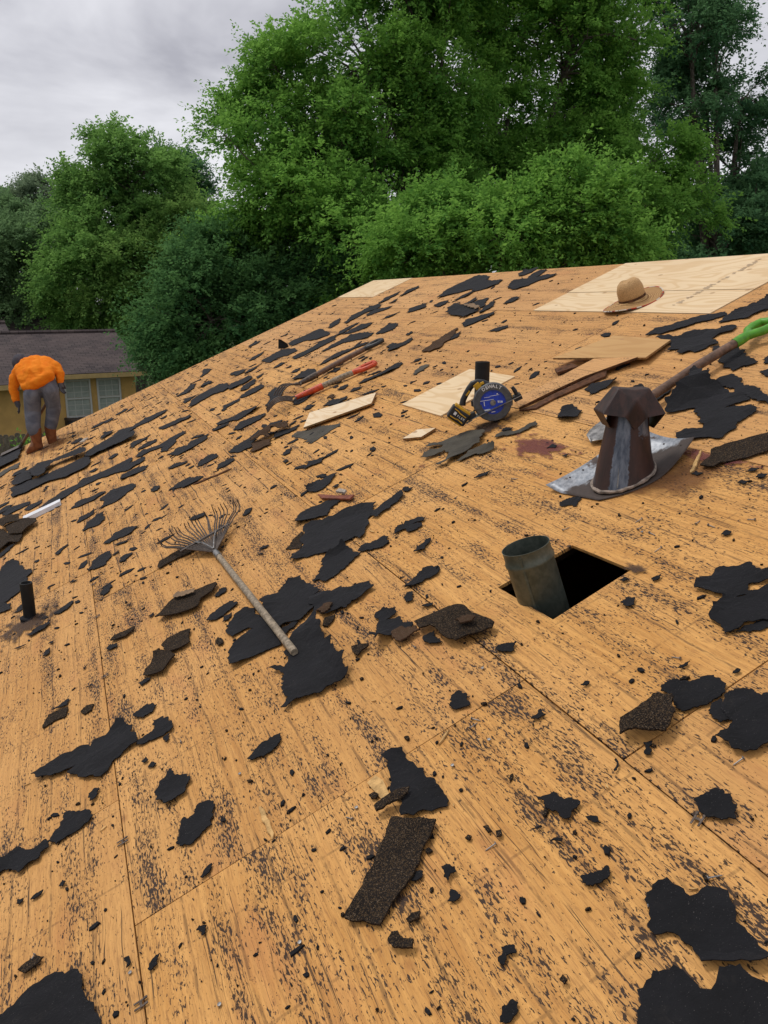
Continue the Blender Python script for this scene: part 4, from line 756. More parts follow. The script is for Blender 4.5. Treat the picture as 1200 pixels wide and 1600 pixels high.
def window(x0, x1, z0, z1, y):
    f = MB(); wd = .07
    for a, b, c, d in ((x0, x1, z0, z0+wd), (x0, x1, z1-wd, z1), (x0, x0+wd, z0+wd, z1-wd), (x1-wd, x1, z0+wd, z1-wd), (x0+wd, x1-wd, (z0+z1)/2-.03, (z0+z1)/2+.03)):
        f.box(((a+b)/2, y-.03, (c+d)/2), (b-a, .06, d-c))
    win = f.build('window', MT['windowwhite'], nh, bevel=.004)
    for lo, hi, yy in ((z0+wd, (z0+z1)/2-.03, y-.012), ((z0+z1)/2+.03, z1-wd, y-.026)):
        nx, nz = 3, 3; pw = (x1-x0-2*wd)/nx; ph = (hi-lo)/nz
        for i in range(nx):
            for j in range(nz):
                p = MB(); p.box((x0+wd+pw*(i+.5), yy, lo+ph*(j+.5)), (pw-.022, .006, ph-.022)); p.build('pane', MT['blind'], win)
        m_ = MB()
        for i in range(1, nx): m_.box((x0+wd+pw*i, yy, (lo+hi)/2), (.02, .012, hi-lo))
        for j in range(1, nz): m_.box(((x0+x1)/2, yy+.001, lo+ph*j), (x1-x0-2*wd, .009, .018))
        m_.build('muntin', MT['windowwhite'], win)
window(-2.96, -2.02, .95, 2.36, wy); window(-1.80, -.92, .95, 2.36, wy)
NH2 = frame2(Vector((2.2, 50, 0)), (.97, .24)); nh2 = thing('distant_house', 'dim brown roofed house beyond the neighbour, mostly hidden by trees', 'house', NH2)
gable(nh2, -9, 1.5, 0, 3.0, 4.5, 4.75, .5, 'x')
ac = thing('air_conditioner', 'dark round topped air conditioner below the neighbour windows', 'air conditioner', Matrix.Translation((-.25, 32.1, 0)))
a_ = MB(); a_.lathe([(.0, .02), (.46, .02), (.48, .05), (.48, .86), (.44, .92), (.0, .92)], 28); a_.build('casing', MT['blackplastic'], ac, smooth=True)
a_ = MB(); a_.lathe([(.47, .86), (.50, .9), (.49, .97), (.43, .99), (.42, .93)], 28)
for k in range(12): an = math.pi*k/12; a_.tube([(-.43*math.cos(an), -.43*math.sin(an), .965), (.43*math.cos(an), .43*math.sin(an), .965)], .006, 5)
a_.build('fan_grille', MT['darksteel'], ac, smooth=True)
fe = thing('wooden_fence', 'grey weathered board fence at the left photo edge', 'fence', frame2(Vector((-1.2, 23.3, 0)), (.97, .22)))
for k in range(24):
    b_ = MB(); hh = 1.75+.03*math.sin(k*2.3); b_.add([(x-.068, y, z) for y in (0, .018) for x, z in ((0, 0), (.136, 0), (.136, hh-.04), (.105, hh), (.03, hh), (0, hh-.04))], [(0, 1, 2, 3, 4, 5), (11, 10, 9, 8, 7, 6)]+[(i, (i+1) % 6, 6+(i+1) % 6, 6+i) for i in range(6)])
    o = b_.build('board', MT['fence'], fe); o.location = (-k*.142+.6, 0, 0)
b_ = MB(); b_.box((-1.1, .045, .5), (3.5, .05, .09)); b_.box((-1.1, .045, 1.4), (3.5, .05, .09)); b_.build('rail', MT['fence'], fe)

# ------------------------------------------------------------------ trees
def leaf_mesh(name, C, A, Bv, L, W, tint, mat):
    n = len(C); Nn = np.cross(A, Bv)
    V = np.empty((n, 4, 3)); V[:, 0] = C; V[:, 1] = C+A*(L*.48)[:, None]+Bv*(W*.5)[:, None]+Nn*(L*.06)[:, None]; V[:, 2] = C+A*L[:, None]-Nn*(L*.08)[:, None]; V[:, 3] = C+A*(L*.48)[:, None]-Bv*(W*.5)[:, None]+Nn*(L*.06)[:, None]
    me = bpy.data.meshes.new(name); me.vertices.add(4*n); me.vertices.foreach_set('co', V.astype(np.float32).ravel())
    me.loops.add(4*n); me.loops.foreach_set('vertex_index', np.arange(4*n, dtype=np.int32)); me.polygons.add(n)
    me.polygons.foreach_set('loop_start', np.arange(0, 4*n, 4, dtype=np.int32)); me.update(calc_edges=True)
    at = me.attributes.new('tint', 'FLOAT', 'FACE'); at.data.foreach_set('value', tint.astype(np.float32)); me.materials.append(mat)
    return me
def unit(a): return a/np.maximum(1e-9, np.linalg.norm(a, axis=-1, keepdims=True))
def grow_tree(name, label, base, lobes, leaf, nspray, key, seed, per=24, reach=1.0):
    rg = np.random.default_rng(seed); r_ = random.Random(seed)
    bx, by = base; zmin = min(l[2]-l[4] for l in lobes); zc = sum(l[2] for l in lobes)/len(lobes); ztop = max(l[2]+l[4] for l in lobes)
    hgt = ztop; r0 = max(.10, .019*hgt)
    root = thing(name, label, 'tree' if 'shrub' not in name else 'shrub', Matrix.Translation((bx, by, 0)), 'trees behind the roof')
    cl = []; vol = [l[3]*l[3]*l[4] for l in lobes]; sv = sum(v**.75 for v in vol)
    T_ = MB(); fork = Vector((0, 0, max(1.2, zmin*.55+.6 if zmin > 1.5 else 1.0)))
    tp = [Vector((0, 0, -.1)), Vector((r_.uniform(-.15, .15), r_.uniform(-.15, .15), fork.z*.5)), fork]; T_.tube(tp, [r0*1.25, r0, r0*.85], 8)
    SP = []; SD = []; SL_ = []; ST = []
    for li, (x, y, z, rx_, rz_) in enumerate(lobes):
        c = Vector((x-bx, y-by, z)); mid = fork.lerp(c, .5)+Vector((r_.uniform(-.1, .1), r_.uniform(-.1, .1), .12))*(c-fork).length
        path = [fork*(1-t)*(1-t)+mid*2*t*(1-t)+c*t*t for t in (0, .2, .4, .6, .8, 1)]
        T_.tube(path, [r0*.62*(1-.78*t) for t in (0, .2, .4, .6, .8, 1)], 6, cap=False)
        ncl = max(6, int(34*(vol[li]**.75)/sv*len(lobes)/5*2.1)); ns = int(nspray*(vol[li]**.75)/sv)
        for k in range(ncl):
            d = unit(rg.normal(size=3)); rr = .30+.85*rg.random()**.8
            cc = np.array(c)+d*rr*np.array([rx_, rx_*.85, rz_]); R_ = (.20+.26*rg.random())*min(rx_, rz_*1.2)
            a = path[-1].lerp(path[-2], r_.random()); b = Vector(cc); m_ = a.lerp(b, .5)+Vector((0, 0, .10*(b-a).length))
            T_.tube([a, m_, b], [r0*.16, r0*.10, r0*.045], 4, cap=False)
            n = max(2, int(ns/ncl*(.6+.8*rg.random()))); dd = rg.normal(size=(n, 3)); dd[:, 2] += .35; dd = unit(dd)
            rad = R_*(.35+.75*rg.random(n)**.5); pos = cc+dd*rad[:, None]*np.array([1.15, 1.15, .8])
            out = unit(pos-np.array(c)+dd*R_*.6); dr = unit(out*.8+rg.normal(size=(n, 3))*.5+np.array([0, 0, .28]))
            SP.append(pos); SD.append(dr); SL_.append((.40+.75*rg.random(n)**2)*leaf*6.4*reach); ST.append(np.clip(.17+.30*rg.random()+.16*rg.normal(size=n)+.34*dd[:, 2]*(rad/R_), 0, 1))  # clump tops tinted lighter: crown shading painted into the leaf colour
            if k % 2 == 0 and n > 4:
                for q in range(0, n, max(1, n//3)): T_.tube([b, Vector(pos[q])], [r0*.045, .008], 3, cap=False)
    P = np.concatenate(SP); D = np.concatenate(SD); LN = np.concatenate(SL_); TI = np.concatenate(ST); n = len(P)
    up = np.tile([0, 0, 1.], (n, 1)); S = unit(np.cross(D, up+rg.normal(size=(n, 3))*.25)); Nn = unit(np.cross(S, D))
    t = np.tile(np.linspace(.08, 1, per), (n, 1))+rg.normal(size=(n, per))*.03; side = np.where(np.arange(per) % 2 == 0, 1., -1.)[None, :]
    sag = -.26*t*t
    C = P[:, None, :]+D[:, None, :]*(t*LN[:, None])[..., None]+np.array([0, 0, 1.])*(sag*LN[:, None])[..., None]+rg.normal(size=(n, per, 3))*leaf*.32
    A = unit(D[:, None, :]*.75+S[:, None, :]*(side*.9)[..., None]+np.array([0, 0, -.35])+rg.normal(size=(n, per, 3))*.42)
    Bv = unit(np.cross(Nn[:, None, :]+rg.normal(size=(n, per, 3))*.55, A))
    Lf = leaf*(.65+.6*rg.random((n, per)))*(1.05-.25*t); W = Lf*.52
    tint = np.clip(TI[:, None]+rg.normal(size=(n, per))*.10+.42*(t-.45), 0, 1)  # lighter tips: fresh growth, and part of the painted crown shading
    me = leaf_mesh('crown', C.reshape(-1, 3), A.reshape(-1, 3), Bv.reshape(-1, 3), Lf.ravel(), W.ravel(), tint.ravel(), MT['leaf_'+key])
    o = bpy.data.objects.new('crown', me); COL.objects.link(o); o.parent = root
    T_.build('trunk', MT['bark'], root, smooth=True)
    return root
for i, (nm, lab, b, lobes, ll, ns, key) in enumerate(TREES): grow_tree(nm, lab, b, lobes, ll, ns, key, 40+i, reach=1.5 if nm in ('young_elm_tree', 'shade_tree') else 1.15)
fp = thing('leafy_weed', 'small bright green plant growing beside the board fence', 'plant', Matrix.Translation((-1.55, 22.9, 0)))
rg = np.random.default_rng(5); n = 420; a_ = unit(rg.normal(size=(n, 3))+np.array([0, 0, .4])); c_ = rg.normal(size=(n, 3))*np.array([.22, .2, .22])+np.array([0, 0, 1.25]); b_ = unit(np.cross(a_, rg.normal(size=(n, 3))))
o = bpy.data.objects.new('foliage', leaf_mesh('foliage', c_, a_, b_, np.full(n, .11), np.full(n, .06), rg.random(n), MT['leaf_bright'])); COL.objects.link(o); o.parent = fp
s_ = MB()
for k in range(5): s_.tube([(0, 0, 0), (.05*k-.1, .03, .7), (.12*k-.25, .05*(k % 3)-.05, 1.3)], [.012, .01, .004], 5)
s_.build('stem', MT['bark'], fp)

# ------------------------------------------------------------------ the house under the deck
RIDGE, EAVE, RAKE, NEAR = 4.05, -3.02, 11.33, -3.5
house = thing('stripped_house', 'house whose whole roof is stripped to bare weathered plywood decking', 'house', Matrix.Translation((0, 4, 0)))
hx = house.matrix_world.inverted()
def hpart(mb, name, mat, **kw):
    mb.v = [tuple(hx @ Vector(p)) for p in mb.v]; return mb.build(name, mat, house, **kw)
rng = random.Random(4)
GAP = .0042
def sheet(u0, u1, v0, v1, name='plywood_sheet', mat='old', speck=.6, lift=0.0, hole=None, th=.012):
    cu_, cv_ = (u0+u1)/2, (v0+v1)/2; g_ = GAP*(.6+.9*rng.random())/2
    hu, hv = (u1-u0)/2-g_, (v1-v0)/2-g_; mb = MB()
    if hole is None:
        nu, nv = max(1, round(hu*2/.3)), max(1, round(hv*2/.3)); vs = []; fs = []; s1, s2 = rng.random()*9, rng.random()*9
        for top in (1, 0):
            for i in range(nv+1):
                for j in range(nu+1):
                    x, y = -hv+2*hv*i/nv, -hu+2*hu*j/nu
                    wv = .0022*noise.noise((x*1.1+s1, y*.9+s2, 3.0))
                    vs.append((x, y, (lift+wv) if top else lift-th))
        W = nu+1; N = (nv+1)*W
        for i in range(nv):
            for j in range(nu):
                a = i*W+j; fs.append((a, a+W, a+W+1, a+1)); fs.append((N+a, N+a+1, N+a+W+1, N+a+W))
        for i in range(nv):
            a = i*W; fs.append((a, a+N, a+W+N, a+W)); a = i*W+nu; fs.append((a, a+W, a+W+N, a+N))
        for j in range(nu):
            fs.append((j, j+1, j+1+N, j+N)); a = nv*W+j; fs.append((a, a+N, a+1+N, a+1))
        mb.add(vs, fs)
    else:
        a = [(x-cv_, y-cu_) for x, y in hole]
        o_ = [(-hv, -hu), (hv, -hu), (hv, hu), (-hv, hu)]; vs = []
        for z in (lift, lift-th): vs += [(x, y, z) for x, y in o_]+[(x, y, z) for x, y in a]
        fs = []
        for k in range(4):
            k2 = (k+1) % 4
            fs += [(k, k2, 4+k2, 4+k), (8+k, 12+k, 12+k2, 8+k2), (k, 8+k, 8+k2, k2), (4+k, 4+k2, 12+k2, 12+k)]
        mb.add(vs, fs)
    o = mb.build(name, MT[mat]); o.parent = house; o.matrix_world = roof_frame(cu_, cv_)
    o['speck'] = speck; o['course'] = (.55 if u0 < 3.5 else 1.0) if v0 < 1.7 else (.7 if u0 > 6 else .35); return o
HOLE = [(.865, 2.015), (1.186, 2.022), (1.172, 2.338), (.855, 2.350)]    # (v,u)
ROWS = [(-3.02, -1.80, [.6, 3.04, 5.48, 7.92, 10.36], .55), (-1.80, -.578, [-.02, 2.42, 4.86, 7.30, 9.74], .62),
        (-.578, .642, [-.60, 1.84, 4.29, 6.73, 9.17], .66), (.642, 1.88, [-1.05, 1.387, 3.72, 6.16, 8.60], .52), (1.88, 3.13, [-.52, 1.92, 4.36, 6.80, 9.24], .30)]
for v0, v1, us, sp in ROWS:
    us = [NEAR]+us+[RAKE]
    for a, b in zip(us, us[1:]):
        inh = v0 < 1 < v1 and a < 2.1 < b and b > 2.3
        s_ = sp*(1.12 if a < 2 else 1.0)*(1-.35*max(0, (a-4.5)/7))
        sheet(a, b, v0, v1, speck=min(.95, s_*(.9+.2*rng.random())), hole=HOLE if inh else None, lift=.0015*rng.random())
for a, b in zip([NEAR, -1.2, 1.27], [-1.2, 1.27, 3.71]): sheet(a, b, 3.13, RIDGE, speck=.3)
for a, b in zip([5.60, 7.55], [7.55, 9.90]): sheet(a, b, 3.13, RIDGE, speck=.22)
tag(sheet(3.71, 5.60, 3.13, 3.47, mat='new', lift=.004), 'narrow strip of pale new plywood under the straw hat')
tag(sheet(3.71, 5.60, 3.47, RIDGE, mat='new', lift=.005), 'large pale sheet of new plywood at the ridge')
tag(sheet(9.90, RAKE, 3.45, RIDGE, mat='new', lift=.004), 'pale new plywood patch at the far top corner')
sheet(9.90, RAKE, 3.13, 3.45, speck=.22)
tag(sheet(4.335, 4.94, 1.63, 2.178, name='plywood_patch', mat='new', lift=.009, th=.008), 'pale plywood patch behind the circular saw')
# ink stamp on the new sheet (too worn to read): short bars
st = MB(); rs = random.Random(8)
for k in range(46):
    v_ = 3.24+k*.0165
    if rs.random() < .7: st.box((v_*1.0, .02*(rs.random()-.5), 0), (.006, .02+.035*rs.random(), .0004))
stm = NT('faded_ink'); stm.done((.47, .37, .26), .7, .2)
sto = st.build('ink_stamp', stm.m); sto.parent = house
sto.matrix_world = roof_frame(4.12, 0, .0075)
# rafters, far slope, fascia, walls
for u in [-3.2+.61*k for k in range(24)]:
    if 1.95 < u < 2.4: u = 2.55
    mb = MB(); mb.box(((RIDGE+EAVE)/2, 0, -.013-.07), (RIDGE-EAVE-.1, .038, .14)); o = mb.build('rafter', MT['attic']); o.parent = house; o.matrix_world = roof_frame(u, 0)
def rq(u, v, h=0): return roofw(u, v, h)
rx = roofw(0, RIDGE).x; rz = roofw(0, RIDGE).z
hw = rx-roofw(0, EAVE).x
mb = MB(); e0 = roofw(0, EAVE); mb.add([(rx+.004, NEAR, rz-.004), (rx+.004, RAKE, rz-.004), (rx+hw, RAKE, e0.z), (rx+hw, NEAR, e0.z), (rx+.004, NEAR, rz-.03), (rx+.004, RAKE, rz-.03), (rx+hw, RAKE, e0.z-.03), (rx+hw, NEAR, e0.z-.03)], [(0, 1, 2, 3), (4, 7, 6, 5), (0, 4, 5, 1), (2, 6, 7, 3), (1, 5, 6, 2), (0, 3, 7, 4)])
hpart(mb, 'far_slope', MT['tan'])
def plank_between(mb, a, b, w, h, up):
    a, b, up = Vector(a), Vector(b), Vector(up); d = (b-a).normalized(); s_ = d.cross(up).normalized(); up = s_.cross(d)
    vs = []
    for p in (a, b):
        for i, j in ((-1, -1), (1, -1), (1, 1), (-1, 1)): vs.append(p+s_*w/2*i+up*h/2*j)
    mb.add(vs, [(3, 2, 1, 0), (4, 5, 6, 7), (0, 1, 5, 4), (1, 2, 6, 5), (2, 3, 7, 6), (3, 0, 4, 7)])
nrm = Vector((-SN, 0, CS))
mb = MB(); plank_between(mb, roofw(RAKE+.012, EAVE, -.075), roofw(RAKE+.012, RIDGE, -.075), .022, .14, nrm); hpart(mb, 'rake_board', MT['cream'], bevel=.002)
mb = MB(); plank_between(mb, roofw(NEAR, EAVE-.012, -.08), roofw(RAKE, EAVE-.012, -.08), .022, .15, nrm); hpart(mb, 'fascia_board', MT['cream'], bevel=.002)
x0, x1 = e0.x+.45, rx+hw-.45; y0_, y1_ = NEAR+.3, RAKE-.3
zt = lambda x: rz-.19-abs(x-rx)*math.tan(SL)
for (xa, ya, xb, yb) in ((x0, y0_, x0, y1_), (x1, y1_, x1, y0_)):
    mb = MB(); t_ = .15 if xa == x1 else -.15
    mb.add([(xa, ya, 0), (xb, yb, 0), (xb, yb, zt(xb)), (xa, ya, zt(xa)), (xa+t_, ya, 0), (xb+t_, yb, 0), (xb+t_, yb, zt(xb)-.05), (xa+t_, ya, zt(xa)-.05)], [(0, 1, 2, 3), (7, 6, 5, 4), (0, 4, 5, 1), (2, 6, 7, 3), (0, 3, 7, 4), (1, 5, 6, 2)])
    hpart(mb, 'wall', MT['tanwall'])
for ya, d_ in ((y0_, .15), (y1_, -.15)):
    pts = [(x0, 0), (x1, 0), (x1, zt(x1)), (rx, zt(rx)), (x0, zt(x0))]; mb = MB()
    mb.add([(x, ya, z) for x, z in pts]+[(x, ya+d_, z) for x, z in pts], [(0, 1, 2, 3, 4), (9, 8, 7, 6, 5)]+[(i, (i+1) % 5, 5+(i+1) % 5, 5+i) for i in range(5)])
    hpart(mb, 'gable_wall', MT['tanwall'])

# stains, dirt and dark patches with shapes of their own, thin sheets on the deck
def stain(name, uv, mat, h=.0062):
    c = [sum(p[0] for p in uv)/len(uv), sum(p[1] for p in uv)/len(uv)]; n = len(uv)
    rings = 4; vs = []; fs = []; fade = []
    vs.append((0, 0, 0)); fade.append(1)
    for r_ in range(1, rings+1):
        for u, v in uv: vs.append(((v-c[1])*r_/rings, (u-c[0])*r_/rings, 0)); fade.append(1-r_/rings)
    for k in range(n): fs.append((0, 1+k, 1+(k+1) % n))
    for r_ in range(rings-1):
        for k in range(n): a = 1+r_*n; fs.append((a+k, a+n+k, a+n+(k+1) % n, a+(k+1) % n))
    me = bpy.data.meshes.new(name); me.from_pydata(vs, [], fs); at = me.attributes.new('fade', 'FLOAT', 'POINT'); at.data.foreach_set('value', fade)
    me.materials.append(MT[mat]); o = bpy.data.objects.new(name, me); COL.objects.link(o); o.parent = house; o.matrix_world = roof_frame(c[0], c[1], h)
    return o
STN = []
def ell(u, v, ru, rv, n=14, seed=0):
    r_ = random.Random(seed); return [(u+ru*math.cos(2*math.pi*k/n)*(.8+.4*r_.random()), v+rv*math.sin(2*math.pi*k/n)*(.8+.4*r_.random())) for k in range(n)]
stain('stain', ell(3.25, 1.62, .48, .16, seed=1), 'maroon'); stain('stain', ell(2.35, 1.85, .42, .06, seed=2), 'maroon'); stain('stain', ell(1.95, 1.93, .25, .05, seed=6), 'maroon')
stain('stain', ell(2.40, 1.66, .30, .26, seed=3), 'rustdirt', .0055); stain('stain', ell(4.5, -.95, .40, .34, seed=4), 'sootdark'); stain('stain', ell(2.02, 1.19, .10, .05, seed=5), 'sootdark', .0068)
stain('stain', ell(3.8, 1.62, .20, .34, seed=7), 'sootdark'); stain('stain', ell(10.3, -.85, .9, .35, seed=9), 'rustdirt', .0055)  # dark patch on the deck under the saw, brown one by the worker

# ------------------------------------------------------------------ felt and shingle scraps
def scrap(kind, layer, label, pts, idx):
    r_ = random.Random(idx*7+3)
    uv = [tuple(float(a)/1000 for a in p.split(',')) for p in pts.split()]
    cu_ = sum(p[0] for p in uv)/len(uv); cv_ = sum(p[1] for p in uv)/len(uv)
    P_ = [Vector((p[1]-cv_, p[0]-cu_)) for p in uv]                     # x = up slope, y = along ridge
    size = max(max(p.x for p in P_)-min(p.x for p in P_), max(p.y for p in P_)-min(p.y for p in P_))
    step = max(.005, min(.014, size/22)); jag = min(.007, size*.03) * (1.0 if kind != 's' else .6)
    out = []
    for a, b in zip(P_, P_[1:]+P_[:1]):
        n = max(1, int((b-a).length/step)); d = (b-a); nn = Vector((-d.y, d.x)).normalized() if d.length > 1e-6 else Vector((0, 0))
        off_ = [0.0, 0.0]; amp = min(.022, d.length*.15)*(1.0 if kind != 's' else .5)
        while len(off_)-1 < n:
            nx_ = []
            for q0, q1 in zip(off_, off_[1:]): nx_ += [q0, (q0+q1)/2+amp*(r_.random()*2-1)]
            off_ = nx_+[0.0]; amp *= .70
        m_ = len(off_)-1
        for k in range(m_): out.append(a+d*(k/m_)+nn*off_[k]+Vector((r_.random()-.5, r_.random()-.5))*jag*.4)
    nb = len(out)
    # interior points
    ins = []
    gs = max(.03, size/9); xs0, xs1 = min(p.x for p in out), max(p.x for p in out); ys0, ys1 = min(p.y for p in out), max(p.y for p in out)
    x = xs0+gs/2
    while x < xs1:
        y = ys0+gs/2
        while y < ys1:
            ins.append(Vector((x+(r_.random()-.5)*gs*.5, y+(r_.random()-.5)*gs*.5))); y += gs
        x += gs
    area = sum(a.x*b.y-b.x*a.y for a, b in zip(out, out[1:]+out[:1]))
    if area < 0: out.reverse()
    vs, es, fs, ov, oe, of = delaunay_2d_cdt(out+ins, [], [list(range(nb))], 1, 1e-5)
    th = .0028 if kind in ('f', 't') else .0055
    s1, s2 = r_.random()*50, r_.random()*50
    base = .0055+layer*.0032+r_.random()*.0012
    curl = (.006+.015*r_.random()) if layer > 0 else 0; curl *= min(1, size/.25)
    cd_ = r_.random()*6.283; ca_ = (.012+.04*r_.random()**2) if (size > .16 and layer > 0 and kind == 'f' and r_.random() < .55) else 0
    if cu_ > 4.3: curl *= .45; ca_ *= .35
    lump = .022 if (layer >= 5 and kind == 's') else (.05 if layer == 8 and kind == 'b' else 0)
    zt_ = []
    for p in vs:
        n = noise.noise((p.x*9+s1, p.y*9+s2, .5)); n2 = noise.noise((p.x*30+s2, p.y*30+s1, 1.5))
        e = min(1, (Vector((p.x/max(1e-3, xs1-xs0), p.y/max(1e-3, ys1-ys0))).length*2)**2)
        z = base+max(0, n+.15)*curl*(.35+.9*e)+(.0012*n2 if size > .06 else 0)
        if ca_:
            pj = (p.x*math.cos(cd_)/max(.02, (xs1-xs0)/2)+p.y*math.sin(cd_)/max(.02, (ys1-ys0)/2)); z += ca_*min(1.2, max(0, pj-.5)/.5)**2
        if lump: z += lump*max(0, 1-e*.85)*(.8+.4*n)
        zt_.append(z)
    N = len(vs); V = [(p.x, p.y, z) for p, z in zip(vs, zt_)]+[(p.x, p.y, max(.0045, z-th)) for p, z in zip(vs, zt_)]
    F = [tuple(f) for f in fs]+[tuple(N+i for i in reversed(f)) for f in fs]
    cnt = {}
    for f in fs:
        for a, b in zip(f, list(f[1:])+[f[0]]): cnt[(a, b)] = 1
    for (a, b) in list(cnt):
        if (b, a) not in cnt: F.append((b, a, N+a, N+b))
    nm = {'f': 'felt_scrap', 's': 'shingle_piece', 'b': 'shingle_piece', 't': 'tan_strip'}[kind]
    me = bpy.data.meshes.new(nm); me.from_pydata(V, [], F); me.update()
    mk = 'greyfelt' if ('grey felt' in label or 'grey forked' in label) and kind == 'f' else kind
    me.materials.append(MT[mk])
    o = bpy.data.objects.new(nm, me); COL.objects.link(o); o.matrix_world = roof_frame(cu_, cv_)
    return tag(o, label, {'f': 'felt scrap', 's': 'shingle', 'b': 'shingle', 't': 'strip'}[kind], {'f': 'torn felt scraps on the deck', 's': 'broken shingle pieces on the deck', 'b': 'broken shingle pieces on the deck', 't': 'tan strips'}[kind])
for i, (k, z, lab, pts) in enumerate(SCRAPS): scrap(k, z, lab, pts, i)

# crumbs nobody could count
def crumbs(name, label, cat, mat, n, seed, smin, smax, hgt, long_=1.0, u0=.35):
    r_ = np.random.default_rng(seed); u = u0+(11.3-u0)*r_.random(n)**1.35; v = -2.0+5.9*r_.random(n)
    keep = ~((u > 1.99) & (u < 2.37) & (v > .85) & (v < 1.21)); keep &= ~((v > 3.1) & (u > 3.6) & (u < 5.7)) ; keep &= ~((u > 4.3) & (u < 4.97) & (v > 1.6) & (v < 2.2))
    keep &= ~((v > 3.4) & (u > 9.8)); keep &= (r_.random(n) < np.where(v > 2.3, .45, 1))
    u, v = u[keep], v[keep]; n = len(u); K = 5
    s = smin+(smax-smin)*r_.random(n)**3; rot = r_.random(n)*6.28; asp = (1+long_*r_.random(n)*1.6)
    V = np.zeros((n, 2*K, 3))
    for k in range(K):
        rr = s*(.6+.6*r_.random(n)); a = 2*np.pi*k/K
        x = rr*np.cos(a); y = rr*np.sin(a)*asp; X = x*np.cos(rot)-y*np.sin(rot); Y = x*np.sin(rot)+y*np.cos(rot)
        V[:, k, 0] = v+X; V[:, k, 1] = u+Y; V[:, k, 2] = .0045+s*hgt*(.4+.8*r_.random(n)); V[:, K+k, 0] = v+X*1.05; V[:, K+k, 1] = u+Y*1.05; V[:, K+k, 2] = .0008
    F = []
    for i in range(n):
        b = i*2*K; F.append(tuple(range(b, b+K)))
        for k in range(K): F.append((b+k, b+K+k, b+K+(k+1) % K, b+(k+1) % K))
    me = bpy.data.meshes.new(name); me.from_pydata(V.reshape(-1, 3).tolist(), [], F); me.materials.append(MT[mat])
    o = bpy.data.objects.new(name, me); COL.objects.link(o); o.matrix_world = roof_frame(0, 0); tag(o, label, cat, kind='stuff'); return o
crumbs('felt_crumbs', 'tiny black crumbs of tar and felt strewn over the deck', 'crumbs', 'f', 3200, 1, .0018, .0085, .3)
crumbs('felt_shreds', 'small black felt shreds strewn over the far half of the deck', 'shreds', 'f', 900, 9, .006, .030, .12, 1.2, 4.2)
crumbs('shingle_grit', 'brownish black shingle grit scattered over the deck', 'grit', 's', 1700, 2, .0012, .0075, .6)
crumbs('wood_slivers', 'thin pale wood slivers lying on the deck', 'slivers', 'splintpale', 160, 3, .0015, .005, .5, 5)
# ------------------------------------------------------------------ boards, chips and strips
def slab(name, label, cat, uvs, h0, h1, mat, edge=None, bevel=.0015, group=None):
    cu_ = sum(p[0] for p in uvs)/len(uvs); cv_ = sum(p[1] for p in uvs)/len(uvs)
    hs = h0 if hasattr(h0, '__len__') else [h0]*len(uvs); n = len(uvs); mb = MB()
    mb.add([(v-cv_, u-cu_, hs[i]) for i, (u, v) in enumerate(uvs)]+[(v-cv_, u-cu_, hs[i]+h1) for i, (u, v) in enumerate(uvs)],
           [tuple(range(n-1, -1, -1)), tuple(range(n, 2*n))]+[(i, (i+1) % n, n+(i+1) % n, n+i) for i in range(n)])
    o = mb.build(name, MT[mat], bevel=bevel); o.matrix_world = roof_frame(cu_, cv_)
    if edge:
        o.data.materials.append(MT[edge])
        for p in o.data.polygons:
            if abs(p.normal.z) < .7: p.material_index = 1
    return tag(o, label, cat, group)
slab('pale_board', 'narrow pale freshly cut plywood board below the forks', 'board', [(5.466, 1.067), (5.235, 1.53), (5.439, 1.652), (5.763, 1.215)], [.022, .016, .016, .026], .014, 'board', 'edge')
slab('wood_block', 'small pale rectangular wood offcut left of the grey felt', 'wood block', [(4.26, 1.335), (4.13, 1.40), (4.15, 1.51), (4.28, 1.445)], .006, .014, 'board', 'edge')
slab('loose_plywood', 'loose tan plywood sheet lying below the straw hat', 'plywood', [(4.166, 2.360), (3.494, 2.496), (3.592, 2.748), (4.05, 2.72)], [.045, .03, .012, .03], .012, 'tan', 'edge')
def splint(name, label, pa, pb, w0, w1, h, mat, seed, n=14, lift=0):
    r_ = random.Random(seed); a, b = Vector((pa[1], pa[0], 0)), Vector((pb[1], pb[0], 0)); d = (b-a); L = d.length; d.normalize(); s_ = Vector((-d.y, d.x, 0)); c = (a+b)/2; mb = MB(); vs = []; fs = []
    for k in range(n+1):
        t = k/n; w_ = (w0+(w1-w0)*t)*(.7+.5*r_.random())*(1 if 0 < k < n else .3); q = a.lerp(b, t)-c+s_*(r_.random()-.5)*w0*.3; hh = h*(.6+.6*r_.random()); z = .006+lift*t
        vs += [q-s_*w_/2+Vector((0, 0, z)), q+s_*w_/2+Vector((0, 0, z)), q+s_*w_/2*.8+Vector((0, 0, z+hh)), q-s_*w_/2*.8+Vector((0, 0, z+hh*.8))]
    for k in range(n):
        for j in range(4): fs.append((k*4+j, k*4+(j+1) % 4, k*4+4+(j+1) % 4, k*4+4+j))
    fs += [(3, 2, 1, 0), tuple(n*4+j for j in range(4))]; mb.add(vs, fs); o = mb.build(name, MT[mat]); o.matrix_world = roof_frame(c.y, c.x); return tag(o, label, 'wood splinter', 'broken wood on the deck')
slab('split_plank', 'rough weathered plank rising from the saw to the loose plywood', 'plank', POLY['plank'], [.004, .012, .022, .034, .034, .02, .008], .012, 'old', 'splinter', 0)
slab('split_lath', 'dark splintered lath edge along the front of the weathered plank', 'lath', POLY['lath'], [.004, .006, .010, .02, .02, .008, .005, .004], .008, 'splinter', None, 0)
slab('split_lath', 'short dark broken lath tucked under the loose plywood', 'lath', POLY['lath2'], .008, .016, 'splinter', None, 0)
